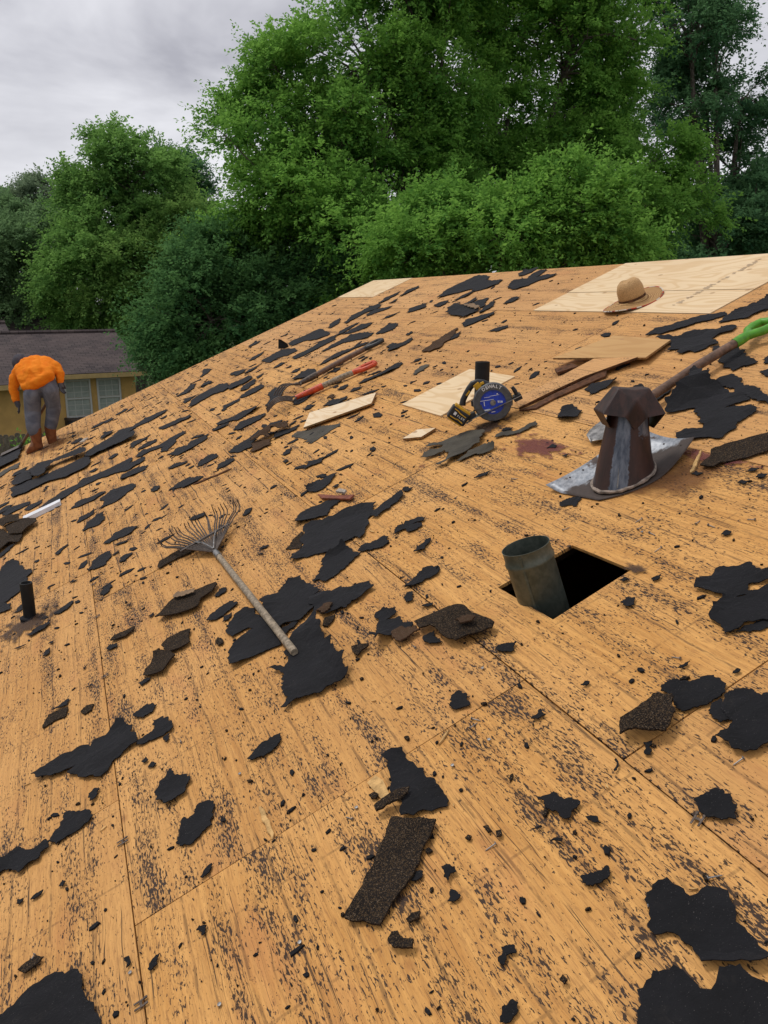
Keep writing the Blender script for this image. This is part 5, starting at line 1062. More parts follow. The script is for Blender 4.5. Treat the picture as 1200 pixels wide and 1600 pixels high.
splint('wood_splinter', 'pale yellow wood splinter at the right tip of the vent flashing', POLY['spl'][0], POLY['spl'][1], .010, .02, .006, 'splintpale', 6, 10)
splint('wood_splinter', 'pale wood splinter beside the sandy felt scrap in the lower left', (1.98, -.178), (1.83, -.178), .022, .015, .004, 'splintpale', 7, 8)
splint('wood_splinter', 'thin brown lath under a felt scrap above the rake head', (5.55, .21), (5.45, .49), .02, .02, .008, 'splinter', 8, 8)
slab('reddish_wood_strip', 'reddish wood strip with a pale chip on it above the square felt sheet', 'wood strip', POLY['red'], [.008, .010, .012, .012, .010, .008], .010, 'redwood', None, .001)
slab('pale_chip', 'pale stone like chip resting on the reddish wood strip', 'chip', POLY['redchip'], .023, .012, 'concrete')
slab('pale_chip', 'pale square chip on top of the felt pile near the worker', 'chip', [(9.22, -.51), (9.15, -.46), (9.26, -.40), (9.33, -.45)], .042, .012, 'concrete')
slab('wood_chip', 'splintered pale wood chip left of the hooded felt sheet', 'chip', POLY['chip'], .0055, .002, 'splintpale', None, 0)
# white metal strip, L shaped
ws = thing('white_metal_strip', 'bright white bent metal strip lying on shingles at the left', 'metal strip', roof_frame(6.98, -.91, .03, R(8)))
s_ = MB(); s_.add([(-.16, -.05, .012), (.16, -.06, .002), (.17, .02, .004), (-.14, .035, .016), (-.16, -.052, .008), (.16, -.062, -.002), (.17, .02, 0), (-.14, .035, .012)], [(0, 1, 2, 3), (7, 6, 5, 4), (0, 4, 5, 1), (1, 5, 6, 2), (2, 6, 7, 3), (3, 7, 4, 0)]); s_.build('flat_leg', MT['whitemetal'], ws)
s_ = MB(); s_.add([(-.16, -.052, .012), (.16, -.062, .002), (.155, -.066, -.03), (-.165, -.056, -.022), (-.16, -.054, .012), (.16, -.064, .002), (.155, -.068, -.03), (-.165, -.058, -.022)], [(0, 1, 2, 3), (7, 6, 5, 4), (0, 4, 5, 1), (1, 5, 6, 2), (2, 6, 7, 3), (3, 7, 4, 0)]); s_.build('turned_leg', MT['whitemetal'], ws)
# upright flap
fl = MB(); fl.add([(-.05, 0, 0), (.075, .01, 0), (.06, .0, .055), (-.015, -.01, .105), (-.045, -.005, .11), (-.05, .006, 0), (.075, .016, 0), (.06, .006, .055), (-.015, -.004, .105), (-.045, .001, .11)], [(0, 1, 2, 3, 4), (9, 8, 7, 6, 5)]+[(i, (i+1) % 5, 5+(i+1) % 5, 5+i) for i in range(5)])
o = fl.build('felt_flap', MT['pipe']); o.matrix_world = upright_frame(9.25, 1.97, .008); tag(o, 'small black felt flap standing upright near the far roof edge', 'felt scrap', 'torn felt scraps on the deck')

# ------------------------------------------------------------------ pipes and duct
def pipe(label, u, v, r, h, lean=0.0):
    t = thing('vent_pipe', label, 'pipe', upright_frame(u, v))
    mb = MB(); mb.lathe([(r, -.25), (r, h-.002), (r-.002, h), (r-.006, h), (r-.008, h-.003), (r-.008, -.25)], 32); mb.build('tube', MT['pipe'], t, smooth=True)
    mb = MB(); mb.lathe([(r+.001, -.03), (r+.016, -.025), (r+.02, .004), (r+.004, .012), (r+.001, .012)], 24); mb.build('tar_collar', MT['f'], t, smooth=True)
pipe('black plastic vent pipe standing right behind the circular saw', *PT['pipeR'], .043, .235)
pipe('black plastic vent pipe standing alone at the left photo edge', *PT['pipeL'], .033, .205)
du = thing('metal_duct', 'dull grey round metal duct rising out of the square hole', 'duct', upright_frame(2.18, .925, 0) @ Matrix.Rotation(R(-19), 4, 'Y') @ Matrix.Rotation(R(2), 4, 'X'))
mb = MB(); r_ = .080; mb.lathe([(r_, -.45), (r_, .118), (r_+.0035, .124), (r_+.0035, .132), (r_, .138), (r_, .176), (r_+.001, .178), (r_-.001, .178), (r_-.0015, .17), (r_-.0015, -.45)], 48, sx=1.0, sy=.9); mb.build('tube', MT['duct'], du, smooth=True)
mb = MB(); an = R(-115); mb.box((math.cos(an)*(r_+.0005), math.sin(an)*(r_*.9+.0005), -.05), (.008, .003, .44), Matrix.Rotation(an+R(90), 3, 'Z')); mb.build('seam', MT['duct'], du)

# ------------------------------------------------------------------ rusty roof vent on its flashing
ve = thing('roof_vent', 'rusty brown metal roof vent with hooded cap on bent galvanised flashing', 'roof vent', upright_frame(*PT['vent'], .012))
def dz_(x, y): return math.tan(SL)*(x*.931+y*.365)
mb = MB(); prof = [(.118, .0), (.113, .02), (.100, .09), (.082, .20), (.079, .24), (.074, .30)]; mb.lathe(prof+[(r-.002, z) for r, z in reversed(prof)], 48)
mb.v = [(x, y, z+dz_(x, y)*max(0, 1-z/.14)**1.3) for x, y, z in mb.v]; mb.build('cone', MT['cone'], ve, smooth=True)
mb = MB(); mb.tube([(-.050, -.100, -.02), (-.036, -.066, .2), (-.034, -.062, .245)], .0045, 6); mb.build('seam', MT['steel'], ve, smooth=True)
rr = random.Random(3); ring = MB(); ring.tube([(.117*math.cos(2*math.pi*k/36), .117*math.sin(2*math.pi*k/36), dz_(.119*math.cos(2*math.pi*k/36), .119*math.sin(2*math.pi*k/36))+.004+.004*rr.random()) for k in range(37)], [.005+.004*rr.random() for k in range(37)], 7, cap=False); ring.build('sealant_ring', MT['sealant'], ve, smooth=True)
# hooded cap: a folded ridge with two side mouths
K = .00255
def pv(x, z, y): return (x*K*.93, y*K*.93, z*K)
cap = MB()
A1, B1, A2, B2 = pv(-24, 139, -16), pv(27, 139, -16), pv(-24, 139, 16), pv(27, 139, 16)
L1, R1, L2, R2 = pv(-50, 103, -30), pv(51, 104, -30), pv(-50, 103, 30), pv(51, 104, 30)
CF, CB = pv(1, 122, -38), pv(1, 122, 38); DF, DB = pv(2, 78, -37), pv(2, 78, 37)
l1, r1, l2, r2 = pv(-15, 98, -40), pv(19, 98, -40), pv(-15, 98, 40), pv(19, 98, 40)
TM1, TM2 = pv(1, 137, -19), pv(1, 137, 19); LB1, RB1, LB2, RB2 = pv(-35, 80, -24), pv(36, 80, -24), pv(-35, 80, 24), pv(36, 80, 24)
V_ = [A1, B1, A2, B2, L1, R1, L2, R2, CF, CB, DF, DB, l1, r1, l2, r2, TM1, TM2, LB1, RB1, LB2, RB2]
F_ = [(0, 16, 17, 2), (16, 1, 3, 17), (0, 4, 12, 8), (0, 8, 16), (16, 8, 1), (1, 8, 13, 5), (8, 12, 10), (8, 10, 13), (2, 9, 14, 6), (2, 17, 9), (17, 3, 9), (3, 7, 15, 9), (9, 11, 14), (9, 15, 11), (0, 2, 6, 4), (1, 5, 7, 3), (4, 6, 20, 18), (5, 19, 21, 7)]
cap.add(V_, F_); co = cap.build('hood', MT['rust'], ve)
bv = co.modifiers.new('soft', 'BEVEL'); bv.width = .005; bv.segments = 2; bv.limit_method = 'ANGLE'; bv.angle_limit = R(12)
sm = co.modifiers.new('thick', 'SOLIDIFY'); sm.thickness = .0025; sm.offset = -1
# flashing sheet, saddle bent, laid over the deck
def hp(u, v, h): return (u, v, h)
fl_ = thing('vent_flashing', 'x', 'x', roof_frame(*PT['vent']))
bpy.data.objects.remove(fl_)
c4 = {'L': POLY['fl'][0]+(.012,), 'F': POLY['fl'][1]+(.004,), 'R': POLY['fl'][2]+(.05,), 'K': POLY['fl'][3]+(.05,)}
mb = MB(); n = 14; vs = []; fs = []
for i in range(n+1):
    for j in range(n+1):
        s_, t = i/n, j/n
        q = [(1-s_)*(1-t)*c4['L'][k]+(1-s_)*t*c4['F'][k]+s_*t*c4['R'][k]+s_*(1-t)*c4['K'][k] for k in range(3)]
        q[2] = max(.006, q[2]-.10*s_*(1-s_)+.05*(1-t)**2*(.4+.6*s_) - .02*math.sin(math.pi*t))
        bulge = .085*math.sin(math.pi*s_)*t*t; q[0] -= bulge*.9; q[1] += bulge*-.5
        vs.append(tuple(ve.matrix_world.inverted() @ roofw(*q)))
for i in range(n):
    for j in range(n): a = i*(n+1)+j; fs.append((a, a+1, a+n+2, a+n+1))
mb.add(vs, fs); o = mb.build('flashing', MT['galv'], ve, smooth=True); pa_ = o.data.attributes.new('paint', 'FLOAT', 'POINT'); pa_.data.foreach_set('value', [min(1, max(0, (.15+1.05*(j/n)-.9*max(0, i/n-.72)*2.2))) for i in range(n+1) for j in range(n+1)]); sm = o.modifiers.new('thick', 'SOLIDIFY'); sm.thickness = .002; sm.offset = 0
nl = [(.2, .06), (.35, .05), (.6, .06), (.8, .08), (.93, .3), (.94, .6), (.9, .85)]
for s_, t in nl:
    i, j = round(s_*n), round(t*n); p = Vector(vs[i*(n+1)+j]); mb = MB(); mb.lathe([(0, .004), (.004, .003), (.005, 0)], 8); q = mb.build('nail_head', MT['darksteel'], ve); q.location = p

# ------------------------------------------------------------------ circular saw
sw = thing('circular_saw', 'black and yellow cordless circular saw with a blue blade', 'circular saw', upright_frame(*PT['saw'], .004, R(-4)))
S = .0035
def sp(px, py, y): return Vector(((px-765)*S, y*S, (664-py)*S))
hub = sp(769, 630, 0)
RX = Matrix.Rotation(R(90), 4, 'X')       # lathe axis to -y
def disc(mb, prof, y, seg=48, c=hub):
    m = Matrix.Translation(c+Vector((0, y*S, 0))) @ RX; mb.lathe([(r*S, z*S) for r, z in prof], seg, m)
mb = MB(); disc(mb, [(0, -.3), (25, -.3), (25, .3), (0, .3)], -5); mb.build('blade', MT['blue'], sw, smooth=True)
# upper guard: ring segment, then the lower guard
def ringseg(mb, r0, r1, a0, a1, y0, y1, n=40, c=hub):
    vs = []; fs = []
    for k in range(n+1):
        an = a0+(a1-a0)*k/n
        for r, y in ((r0, y0), (r1-1.2, y0), (r1, y0+1.6), (r1, y1), (r0, y1)): vs.append(c+Vector((r*S*math.cos(an), y*S, r*S*math.sin(an))))
    for k in range(n):
        for j in range(5): fs.append((k*5+j, k*5+(j+1) % 5, k*5+5+(j+1) % 5, k*5+5+j))
    fs += [(0, 1, 2, 3, 4), tuple(n*5+j for j in (4, 3, 2, 1, 0))]; mb.add(vs, fs)
mb = MB(); ringseg(mb, 19.5, 30, R(-8), R(205), -8, 6); mb.build('upper_guard', MT['guard'], sw, smooth=True)
mb = MB(); ringseg(mb, 17.5, 28.5, R(190), R(352), -7, -3); mb.build('lower_guard', MT['guard'], sw, smooth=True)
mb = MB(); disc(mb, [(29, -7), (29.5, -2), (24, 6), (0, 6)], 4); disc(mb, [(14, -24), (16, -22), (16, 2), (0, 2)], 8); mb.build('motor_housing', MT['blackplastic'], sw, smooth=True)
mb = MB(); disc(mb, [(0, 2.2), (2.6, 2.2), (2.6, 1.6), (4.2, 1.6), (4.4, 0), (0, 0)], -5.4, 24); mb.build('arbor_bolt', MT['steel'], sw, smooth=True)
# white print on the blade
mb = MB(); rp = random.Random(2)
for x, z, a, b in ((-12, 3, 26, .7), (2, 11, 14, .6), (-9, 8, 9, .6), (8, 1.6, 1.6, 3.4), (10.6, 1.6, 1.4, 3.4), (13.4, 1.6, 2.2, 3), (-13, -2, 1, 7), (-9, -11.5, 11, 2.2), (1, -14, 6, 1.2), (6, 13.5, 2, 1.6)):
    mb.box(hub+Vector((x*S, -5.45*S, z*S)), (a*S, .0004, b*S), Matrix.Rotation(R(-10), 3, 'Y'))
mb.build('blade_print', MT['white'], sw)
# shoe plate along the lower edge
mb = MB(); a, b = sp(737, 654, 0), sp(811, 617, 0); d = (b-a).normalized(); ang = math.atan2(d.z, d.x)
mb.box((a+b)/2+Vector((0, 6*S, -1.5*S)), ((b-a).length, 34*S, 1.1*S), Matrix.Rotation(-ang, 3, 'Y')); mb.build('shoe_plate', MT['steel'], sw, bevel=.0008)
mb = MB(); mb.box(sp(806, 622, 2), (13*S, 22*S, 9*S), Matrix.Rotation(-ang, 3, 'Y')); mb.tube([sp(797, 606, -4), sp(801, 611, -4), sp(806, 620, -4)], [2.6*S, 3.2*S, 3*S], 10); mb.build('depth_knob', MT['blackplastic'], sw, bevel=.002)
mb = MB(); mb.box(sp(795, 621, -2), (7*S, 8*S, 5*S), Matrix.Rotation(-ang, 3, 'Y')); mb.build('yellow_bracket', MT['yellow'], sw, bevel=.001)
# rear handle
mb = MB(); pts = [(723, 636), (724, 628), (728, 619), (733, 610), (738, 603), (745, 600), (754, 601), (762, 604)]
mb.tube([sp(x, y, 8) for x, y in pts], [5.2*S, 4.6*S, 4.6*S, 4.8*S, 5*S, 4.6*S, 4.6*S, 4.6*S], 14); mb.build('handle', MT['blackplastic'], sw, smooth=True)
mb = MB(); mb.box(sp(745, 606, 4), (10*S, 8*S, 9*S), Matrix.Rotation(R(-42), 3, 'Y')); mb.box(sp(752, 601.5, 4), (6*S, 8*S, 4*S), Matrix.Rotation(R(-25), 3, 'Y')); mb.build('trigger_panel', MT['yellow'], sw, bevel=.002)
mb = MB(); mb.box(sp(731, 617, 3.4), (2.6*S, 1*S, 9*S), Matrix.Rotation(R(35), 3, 'Y')); mb.build('grip_stripe', MT['yellow'], sw, bevel=.001)
# battery
bm_ = Matrix.Rotation(R(33), 3, 'Y'); bc = sp(717, 650, -2)
mb = MB(); mb.box(bc, (31*S, 24*S, 21*S), bm_); bt = mb.build('battery', MT['blackplastic'], sw, bevel=.009)
def bl(x, z, y): return bc+bm_ @ Vector((x*S, y*S, z*S))
mb = MB(); mb.box(bl(0, 11.2, 0), (27*S, 22*S, 4*S), bm_); mb.box(bl(0, -10.6, 0), (24*S, 20*S, 3*S), bm_); mb.build('battery_trim', MT['yellow'], sw, bevel=.003)
mb = MB(); mb.tube([bl(-11, 6.5, -12.1), bl(-4, 6.0, -12.1), bl(0, 4.5, -12.1), bl(11, 4.0, -12.1)], .9*S, 6); mb.tube([bl(-11, -6.5, -12.1), bl(-2, -6.5, -12.1), bl(2, -5, -12.1), bl(11, -6.5, -12.1)], .9*S, 6); mb.build('battery_stripe', MT['yellow'], sw)
mb = MB(); mb.box(sp(737, 651, 0), (14*S, 16*S, 9*S), Matrix.Rotation(R(-25), 3, 'Y')); mb.build('battery_mount', MT['blackplastic'], sw, bevel=.003)
mb = MB(); mb.box(sp(734, 660, 0), (10*S, 12*S, 1.4*S), Matrix.Rotation(R(-33), 3, 'Y')); mb.build('rear_shoe_tip', MT['steel'], sw)
def lettering(txt, name, size, mat, parent, place):
    # each letter set by place(k, n) -> local matrix
    for k, ch in enumerate(txt):
        cu2 = bpy.data.curves.new(name, 'FONT'); cu2.body = ch; cu2.size = size; cu2.extrude = .0003; cu2.align_x = 'CENTER'; cu2.align_y = 'CENTER'; cu2.offset = size*.02; cu2.resolution_u = 3
        ob = bpy.data.objects.new('tmp', cu2); COL.objects.link(ob); dg = bpy.context.evaluated_depsgraph_get(); me = bpy.data.meshes.new_from_object(ob.evaluated_get(dg)); COL.objects.unlink(ob); bpy.data.objects.remove(ob)
        me.materials.clear(); me.materials.append(mat); o = bpy.data.objects.new(name, me); COL.objects.link(o); o.parent = parent; o.matrix_local = place(k, len(txt))
def on_arc(k, n):
    an = R(127)-k*R(12); return Matrix.Translation(hub+Vector((25*S*math.cos(an), -8.2*S, 25*S*math.sin(an)))) @ Matrix.Rotation(-(an-R(90)), 4, 'Y') @ RX
lettering('DEWALT', 'letter', .0245, MT['white'], sw, on_arc)
lettering('FLEX', 'letter', .0155, MT['white'], sw, lambda k, n: Matrix.Translation(bl(-1+3.5*k, -.4, -12.35)) @ bm_.to_4x4() @ RX)
mb = MB(); mb.box(bl(-6.5, .6, -12.2), (4.2*S, .0005, 5*S), bm_); mb.build('battery_mark', MT['white'], sw)

# ------------------------------------------------------------------ forks, shovel, leaf rake
def tool_frame(pa, pb, h=0.0):
    a, b = roofw(*pa, h), roofw(*pb, h); y = (b-a).normalized(); z = nrm; x = y.cross(z).normalized(); z = x.cross(y); m = Matrix((x, y, z)).transposed().to_4x4(); m.translation = a; return m, (b-a).length
def dgrip(mb, y, L=.13, w=.06, r=.019):
    mb.tube([(0, y+.05, .0), (-.02, y+.02, 0), (-w*.8, y-.01, 0), (-w, y-.05, 0), (-w*.9, y-L+.012, 0), (-w*.5, y-L, 0), (w*.5, y-L, 0), (w*.9, y-L+.012, 0), (w, y-.05, 0), (w*.8, y-.01, 0), (.02, y+.02, 0), (0, y+.05, 0)], r, 8)
    mb.tube([(0, y-.01, 0), (0, y+.09, 0)], [.026, .021], 10)
def fork(name, label, pg, pt_, h, gripmat, sockmat, shaftmat, ntine, sock, tine, spread):
    m, L = tool_frame(pg, pt_, h); t = thing(name, label, 'fork', m, 'digging forks lying side by side')
    mb = MB(); dgrip(mb, .13); mb.build('grip', MT[gripmat], t, smooth=True)
    ys = L-tine-sock
    mb = MB(); mb.tube([(0, .2, 0), (0, ys*.6, .004), (0, ys, .003)], [.023, .024, .023], 12); mb.build('shaft', MT[shaftmat], t, smooth=True)
    mb = MB(); mb.tube([(0, ys-.02, .003), (0, ys+.05, .003), (0, ys+sock, .006)], [.028, .027, .019], 12); mb.build('socket', MT[sockmat], t, smooth=True)
    y = ys+sock; mb = MB(); mb.tube([(-spread, y+.035, .008), (-spread*.5, y+.005, .01), (0, y-.01, .008), (spread*.5, y+.005, .01), (spread, y+.035, .008)], .008, 8); mb.build('shoulder', MT['darksteel'], t, smooth=True)
    for k in range(ntine):
        x = -spread+2*spread*k/(ntine-1); mb = MB(); pts = []
        for q in range(8):
            s_ = q/7; pts.append((x*(1-.12*s_), y+.03+(tine-.03)*s_, .008+.05*math.sin(math.pi*s_*.95)-.010*s_))
        mb.tube(pts, [.009*(1-.5*q/7) for q in range(8)], 7); mb.build('tine', MT['darksteel'], t, smooth=True)
fork('digging_fork', 'fork with a black handle and dark shaft, upper of the two', PT['f1g'], PT['f1t'], .035, 'blackplastic', 'darksteel', 'shaft', 4, .16, .24, .085)
fork('digging_fork', 'fork with an orange handle and orange socket, lower of the two', PT['f2g'], PT['f2t'], .035, 'orange', 'orange', 'greyshaft', 4, .22, .26, .085)
m, L = tool_frame(PT['sh0'], PT['sh3'], .06); t = thing('shovel', 'shovel with a green handle and brown wooden shaft behind the roof vent', 'shovel', m)
mb = MB(); mb.tube([(0, .12, 0), (-.012, .09, 0), (-.045, .05, 0), (-.055, 0, 0), (-.045, -.05, 0), (0, -.06, 0), (.045, -.05, 0), (.055, 0, 0), (.045, .05, 0), (.012, .09, 0), (0, .12, 0)], .021, 10); mb.tube([(0, .08, 0), (0, .15, 0), (0, .20, 0)], [.02, .026, .024], 12); mb.build('grip', MT['green'], t, smooth=True)
mb = MB(); mb.tube([(0, .18, 0), (0, .45, .003), (0, .78, -.006)], [.0215, .0225, .0205], 14); mb.build('shaft', MT['shaft'], t, smooth=True)
mb = MB(); mb.tube([(0, .76, -.006), (0, .86, -.012), (0, L-.28, -.03)], [.0235, .022, .017], 12); mb.build('socket', MT['steel'], t, smooth=True)
mb = MB(); vs = []; fs = []
for i in range(9):
    s_ = i/8; y = L-.30+.30*s_; w_ = .095*(1 if s_ < .6 else math.sqrt(max(0, 1-((s_-.6)/.4)**2))*.97+.03)
    for j in range(7): q = j/6*2-1; vs.append((w_*q, y, -.035-.012*s_+.022*q*q*(1-.5*s_)))
for i in range(8):
    for j in range(6): a = i*7+j; fs.append((a, a+1, a+8, a+7))
mb.add(vs, fs); o = mb.build('blade', MT['steel'], t, smooth=True); s2 = o.modifiers.new('thick', 'SOLIDIFY'); s2.thickness = .002
# leaf rake
m, L = tool_frame(PT['rk0'], PT['rk1'], .026); t = thing('leaf_rake', 'wire tined leaf rake with weathered wooden handle lying tines up', 'rake', m)
mb = MB(); mb.tube([(0, 0, 0), (0, .012, 0), (0, L*.5, .002), (0, L-.06, .0)], [.0135, .0155, .0158, .0155], 12); mb.build('handle', MT['greyshaft'], t, smooth=True)
mb = MB(); mb.tube([(0, L-.08, 0), (0, L-.02, 0), (0, L+.03, .004)], [.0185, .0185, .012], 12); mb.build('ferrule', MT['steel'], t, smooth=True)
NTN = 22; rr = random.Random(12)
for k in range(NTN):
    q = k/(NTN-1)*2-1; an = q*R(31)+R(3); mb = MB(); ln = .44+.04*math.cos(q*1.4); a0 = Vector((.012*q, L+.02, .006))
    dx, dy = math.sin(an), math.cos(an); tip = rr.uniform(.03, .06); bw = rr.uniform(-.012, .012)
    pts = [a0, a0+Vector((dx*ln*.35, dy*ln*.35, .012)), a0+Vector((dx*ln*.7+bw*.5, dy*ln*.7, .024)), a0+Vector((dx*ln*.93+bw, dy*ln*.93, .022)), a0+Vector((dx*ln+bw, dy*ln, .035)), a0+Vector((dx*ln*1.02+bw*1.5, dy*ln*1.02, .03+tip))]
    mb.tube(pts, [.0042, .0042, .004, .0036, .0034, .0024], 6); mb.build('tine', MT['darksteel'], t, smooth=True)
mb = MB(); mb.box((.0, L+.235, .026), (.30, .018, .004), Matrix.Rotation(R(4), 3, 'Z')); mb.box((.0, L+.24, .018), (.30, .014, .003), Matrix.Rotation(R(4), 3, 'Z')); mb.build('spreader_bar', MT['darksteel'], t, bevel=.001)
mb = MB(); mb.tube([(0, L+.02, .02), (-.03, L+.13, .04), (-.06, L+.23, .03)], .004, 6); mb.tube([(0, L+.02, .02), (.04, L+.13, .04), (.07, L+.23, .03)], .004, 6); mb.build('brace', MT['steel'], t, smooth=True)

# ------------------------------------------------------------------ straw hat
HS = .88
ht = thing('straw_hat', 'wide brimmed straw hat with red trimmed brim on the new plywood', 'hat', roof_frame(*PT['hat'], .010, R(10)) @ Matrix.Scale(.88, 4))
def hatz(r, an): return .012*math.cos(2*an)*(r/.2)**2
def hat_surf(prof, name, mat, seg=64, dents=False):
    vs = []; fs = []
    for i, (r, z) in enumerate(prof):
        for k in range(seg):
            an = 2*math.pi*k/seg; rx_, ry_ = r*1.04, r*.96; zz = z+(hatz(r, an) if not dents or z < .03 else 0)
            if dents and z > .1: zz -= .022*math.exp(-((math.cos(an)*r)/.03)**2)*(r < .06)+.010*(math.sin(an*2)**2)*(r/.09); 
            vs.append((rx_*math.cos(an), ry_*math.sin(an), zz))
    n = len(prof)
    for i in range(n-1):
        for k in range(seg): k2 = (k+1) % seg; fs.append((i*seg+k, i*seg+k2, (i+1)*seg+k2, (i+1)*seg+k))
    mb = MB(); mb.add(vs, fs); o = mb.build(name, MT[mat], ht, smooth=True); s2 = o.modifiers.new('thick', 'SOLIDIFY'); s2.thickness = .003; return o
hat_surf([(.222, .008), (.20, .004), (.16, .003), (.13, .008), (.105, .018), (.096, .03)], 'brim', 'straw')
hat_surf([(.097, .026), (.099, .06), (.098, .10), (.094, .128), (.084, .155), (.064, .170), (.03, .171), (.004, .168)], 'crown', 'strawcrown', dents=True)
mb = MB(); mb.tube([(.223*1.04*math.cos(2*math.pi*k/64), .223*.96*math.sin(2*math.pi*k/64), .009+hatz(.223, 2*math.pi*k/64)) for k in range(65)], .0045, 6, cap=False); mb.build('brim_trim', MT['trim'], ht, smooth=True)
mb = MB(); mb.lathe([(.101, .024), (.102, .034), (.100, .044), (.098, .044)], 48, sx=1.04, sy=.96); mb.build('hat_cord', MT['splinter'], ht, smooth=True)

# ------------------------------------------------------------------ the worker
def skin_mesh(name, joints, edges, mat, parent, sub=2, root=0):
    me = bpy.data.meshes.new(name); me.from_pydata([j[:3] for j in joints], edges, []); ob = bpy.data.objects.new(name, me); COL.objects.link(ob)
    ob.modifiers.new('skin', 'SKIN').use_smooth_shade = True
    sv = me.skin_vertices[0].data if me.skin_vertices else None
    if sv is None:
        bpy.context.view_layer.objects.active = ob; bpy.ops.mesh.customdata_skin_add(); sv = me.skin_vertices[0].data
    for i, j in enumerate(joints): sv[i].radius = (j[3], j[4] if len(j) > 4 else j[3]); sv[i].use_root = (i == root)
    sb = ob.modifiers.new('sub', 'SUBSURF'); sb.levels = sub; sb.render_levels = sub
    dg = bpy.context.evaluated_depsgraph_get(); m2 = bpy.data.meshes.new_from_object(ob.evaluated_get(dg)); bpy.data.objects.remove(ob)
    m2.name = name; m2.materials.clear(); m2.materials.append(mat)
    for p in m2.polygons: p.use_smooth = True
    o = bpy.data.objects.new(name, m2); COL.objects.link(o); o.parent = parent; return o
pe = thing('person', 'worker in orange sweatshirt, grey jeans and brown boots bending over', 'person', upright_frame(*PT['man']) @ Matrix.Scale(.93, 4))
s_ = .0079
def J(px, py, y, r=0.0, r2=None): return ((px-60)*s_, y, (703-py)*s_, r, r2 if r2 else r)
def blob_mesh(name, tubes, mat, parent, voxel=.011, smooth=6):
    mb = MB()
    for path in tubes:
        P_ = [Vector(q[:3]) for q in path]; R_ = [q[3] for q in path]; pp, rr_ = [], []
        d0 = (P_[0]-P_[1]).normalized(); d1 = (P_[-1]-P_[-2]).normalized()
        for c_, s2_ in ((.98, .2), (.86, .5), (.5, .86)): pp.append(P_[0]+d0*R_[0]*c_); rr_.append(R_[0]*s2_)
        for i in range(len(P_)-1):
            for k in range(5): s0 = k/5; s1 = s0*s0*(3-2*s0); pp.append(P_[i].lerp(P_[i+1], s0)); rr_.append(R_[i]*(1-s1)+R_[i+1]*s1)
        pp.append(P_[-1]); rr_.append(R_[-1])
        for c_, s2_ in ((.5, .86), (.86, .5), (.98, .2)): pp.append(P_[-1]+d1*R_[-1]*c_); rr_.append(R_[-1]*s2_)
        mb.tube(pp, rr_, 18)
    me = mb.mesh(name); ob = bpy.data.objects.new(name, me); COL.objects.link(ob)
    bm = bmesh.new(); bm.from_mesh(me); bmesh.ops.recalc_face_normals(bm, faces=bm.faces); bm.to_mesh(me); bm.free()
    rm = ob.modifiers.new('remesh', 'REMESH'); rm.mode = 'VOXEL'; rm.voxel_size = voxel; sm_ = ob.modifiers.new('smooth', 'SMOOTH'); sm_.factor = .5; sm_.iterations = smooth
    dg = bpy.context.evaluated_depsgraph_get(); m2 = bpy.data.meshes.new_from_object(ob.evaluated_get(dg)); bpy.data.objects.remove(ob)
    m2.name = name; m2.materials.clear(); m2.materials.append(mat)
    for p in m2.polygons: p.use_smooth = True
    o = bpy.data.objects.new(name, m2); COL.objects.link(o); o.parent = parent; return o
blob_mesh('body', [[J(64, 598, .02, .08), J(58, 582, .1, .09), J(49, 574, .25, .08)], [J(85, 592, .06, .07), J(80, 577, .13, .09), J(70, 571, .28, .08)], [J(72, 595, .03, .07), J(66, 580, .12, .09)], [J(58, 572, .27, .08), J(38, 568, .38, .055), J(29, 566, .43, .055), J(22, 567, .48, .085), J(18, 571, .50, .075)],
    [J(61, 606, .01, .08), J(56, 640, .03, .065), J(57, 672, -.02, .055), J(57, 692, -.02, .05), J(46, 703, .0, .035)], [J(85, 603, .05, .08), J(86, 635, .12, .062), J(78, 667, .12, .055), J(77, 682, .12, .05), J(70, 690, .2, .035)],
    [J(36, 574, .22, .07), J(25, 600, .17, .05), J(27, 622, .10, .030), J(28, 628, .09, .018)], [J(74, 570, .27, .07), J(97, 580, .19, .05), J(100, 592, .12, .030), J(101, 597, .11, .018)]], MT['skin'], pe)
sw_ = blob_mesh('sweatshirt', [[J(53, 600, -.02, .062), J(46, 587, .06, .075), J(36, 574, .20, .082)], [J(64, 597, -.04, .068), J(56, 581, .07, .088), J(44, 566, .26, .085)], [J(78, 590, -.04, .070), J(70, 577, .08, .092), J(56, 563, .30, .085)], [J(91, 583, -.01, .065), J(84, 575, .10, .080), J(70, 564, .30, .082)],
    [J(53, 600, -.02, .062), J(65, 597, -.04, .068), J(78, 590, -.04, .070), J(91, 583, -.01, .065)], [J(36, 573, .22, .08), J(50, 564, .30, .085), J(70, 565, .30, .08)], [J(48, 567, .32, .08), J(38, 567, .37, .072), J(30, 567, .41, .062)],
    [J(35, 574, .20, .080), J(26, 588, .16, .066), J(22.5, 605, .14, .056), J(26.5, 623, .105, .044)], [J(74, 565, .28, .080), J(91, 571, .21, .070), J(99, 581, .16, .056), J(101, 592, .125, .046)]], MT['hoodie'], pe, smooth=3)
blob_mesh('jeans', [[J(63, 602, .02, .090), J(60, 612, .0, .108), J(56, 640, .03, .100), J(57, 662, -.02, .090), J(58, 671, -.02, .086)], [J(86, 592, .05, .088), J(87, 606, .05, .108), J(86, 635, .12, .092), J(81, 656, .12, .082), J(78, 666, .12, .078)], [J(64, 603, .03, .09), J(86, 596, .06, .09)]], MT['jeans'], pe, smooth=3)
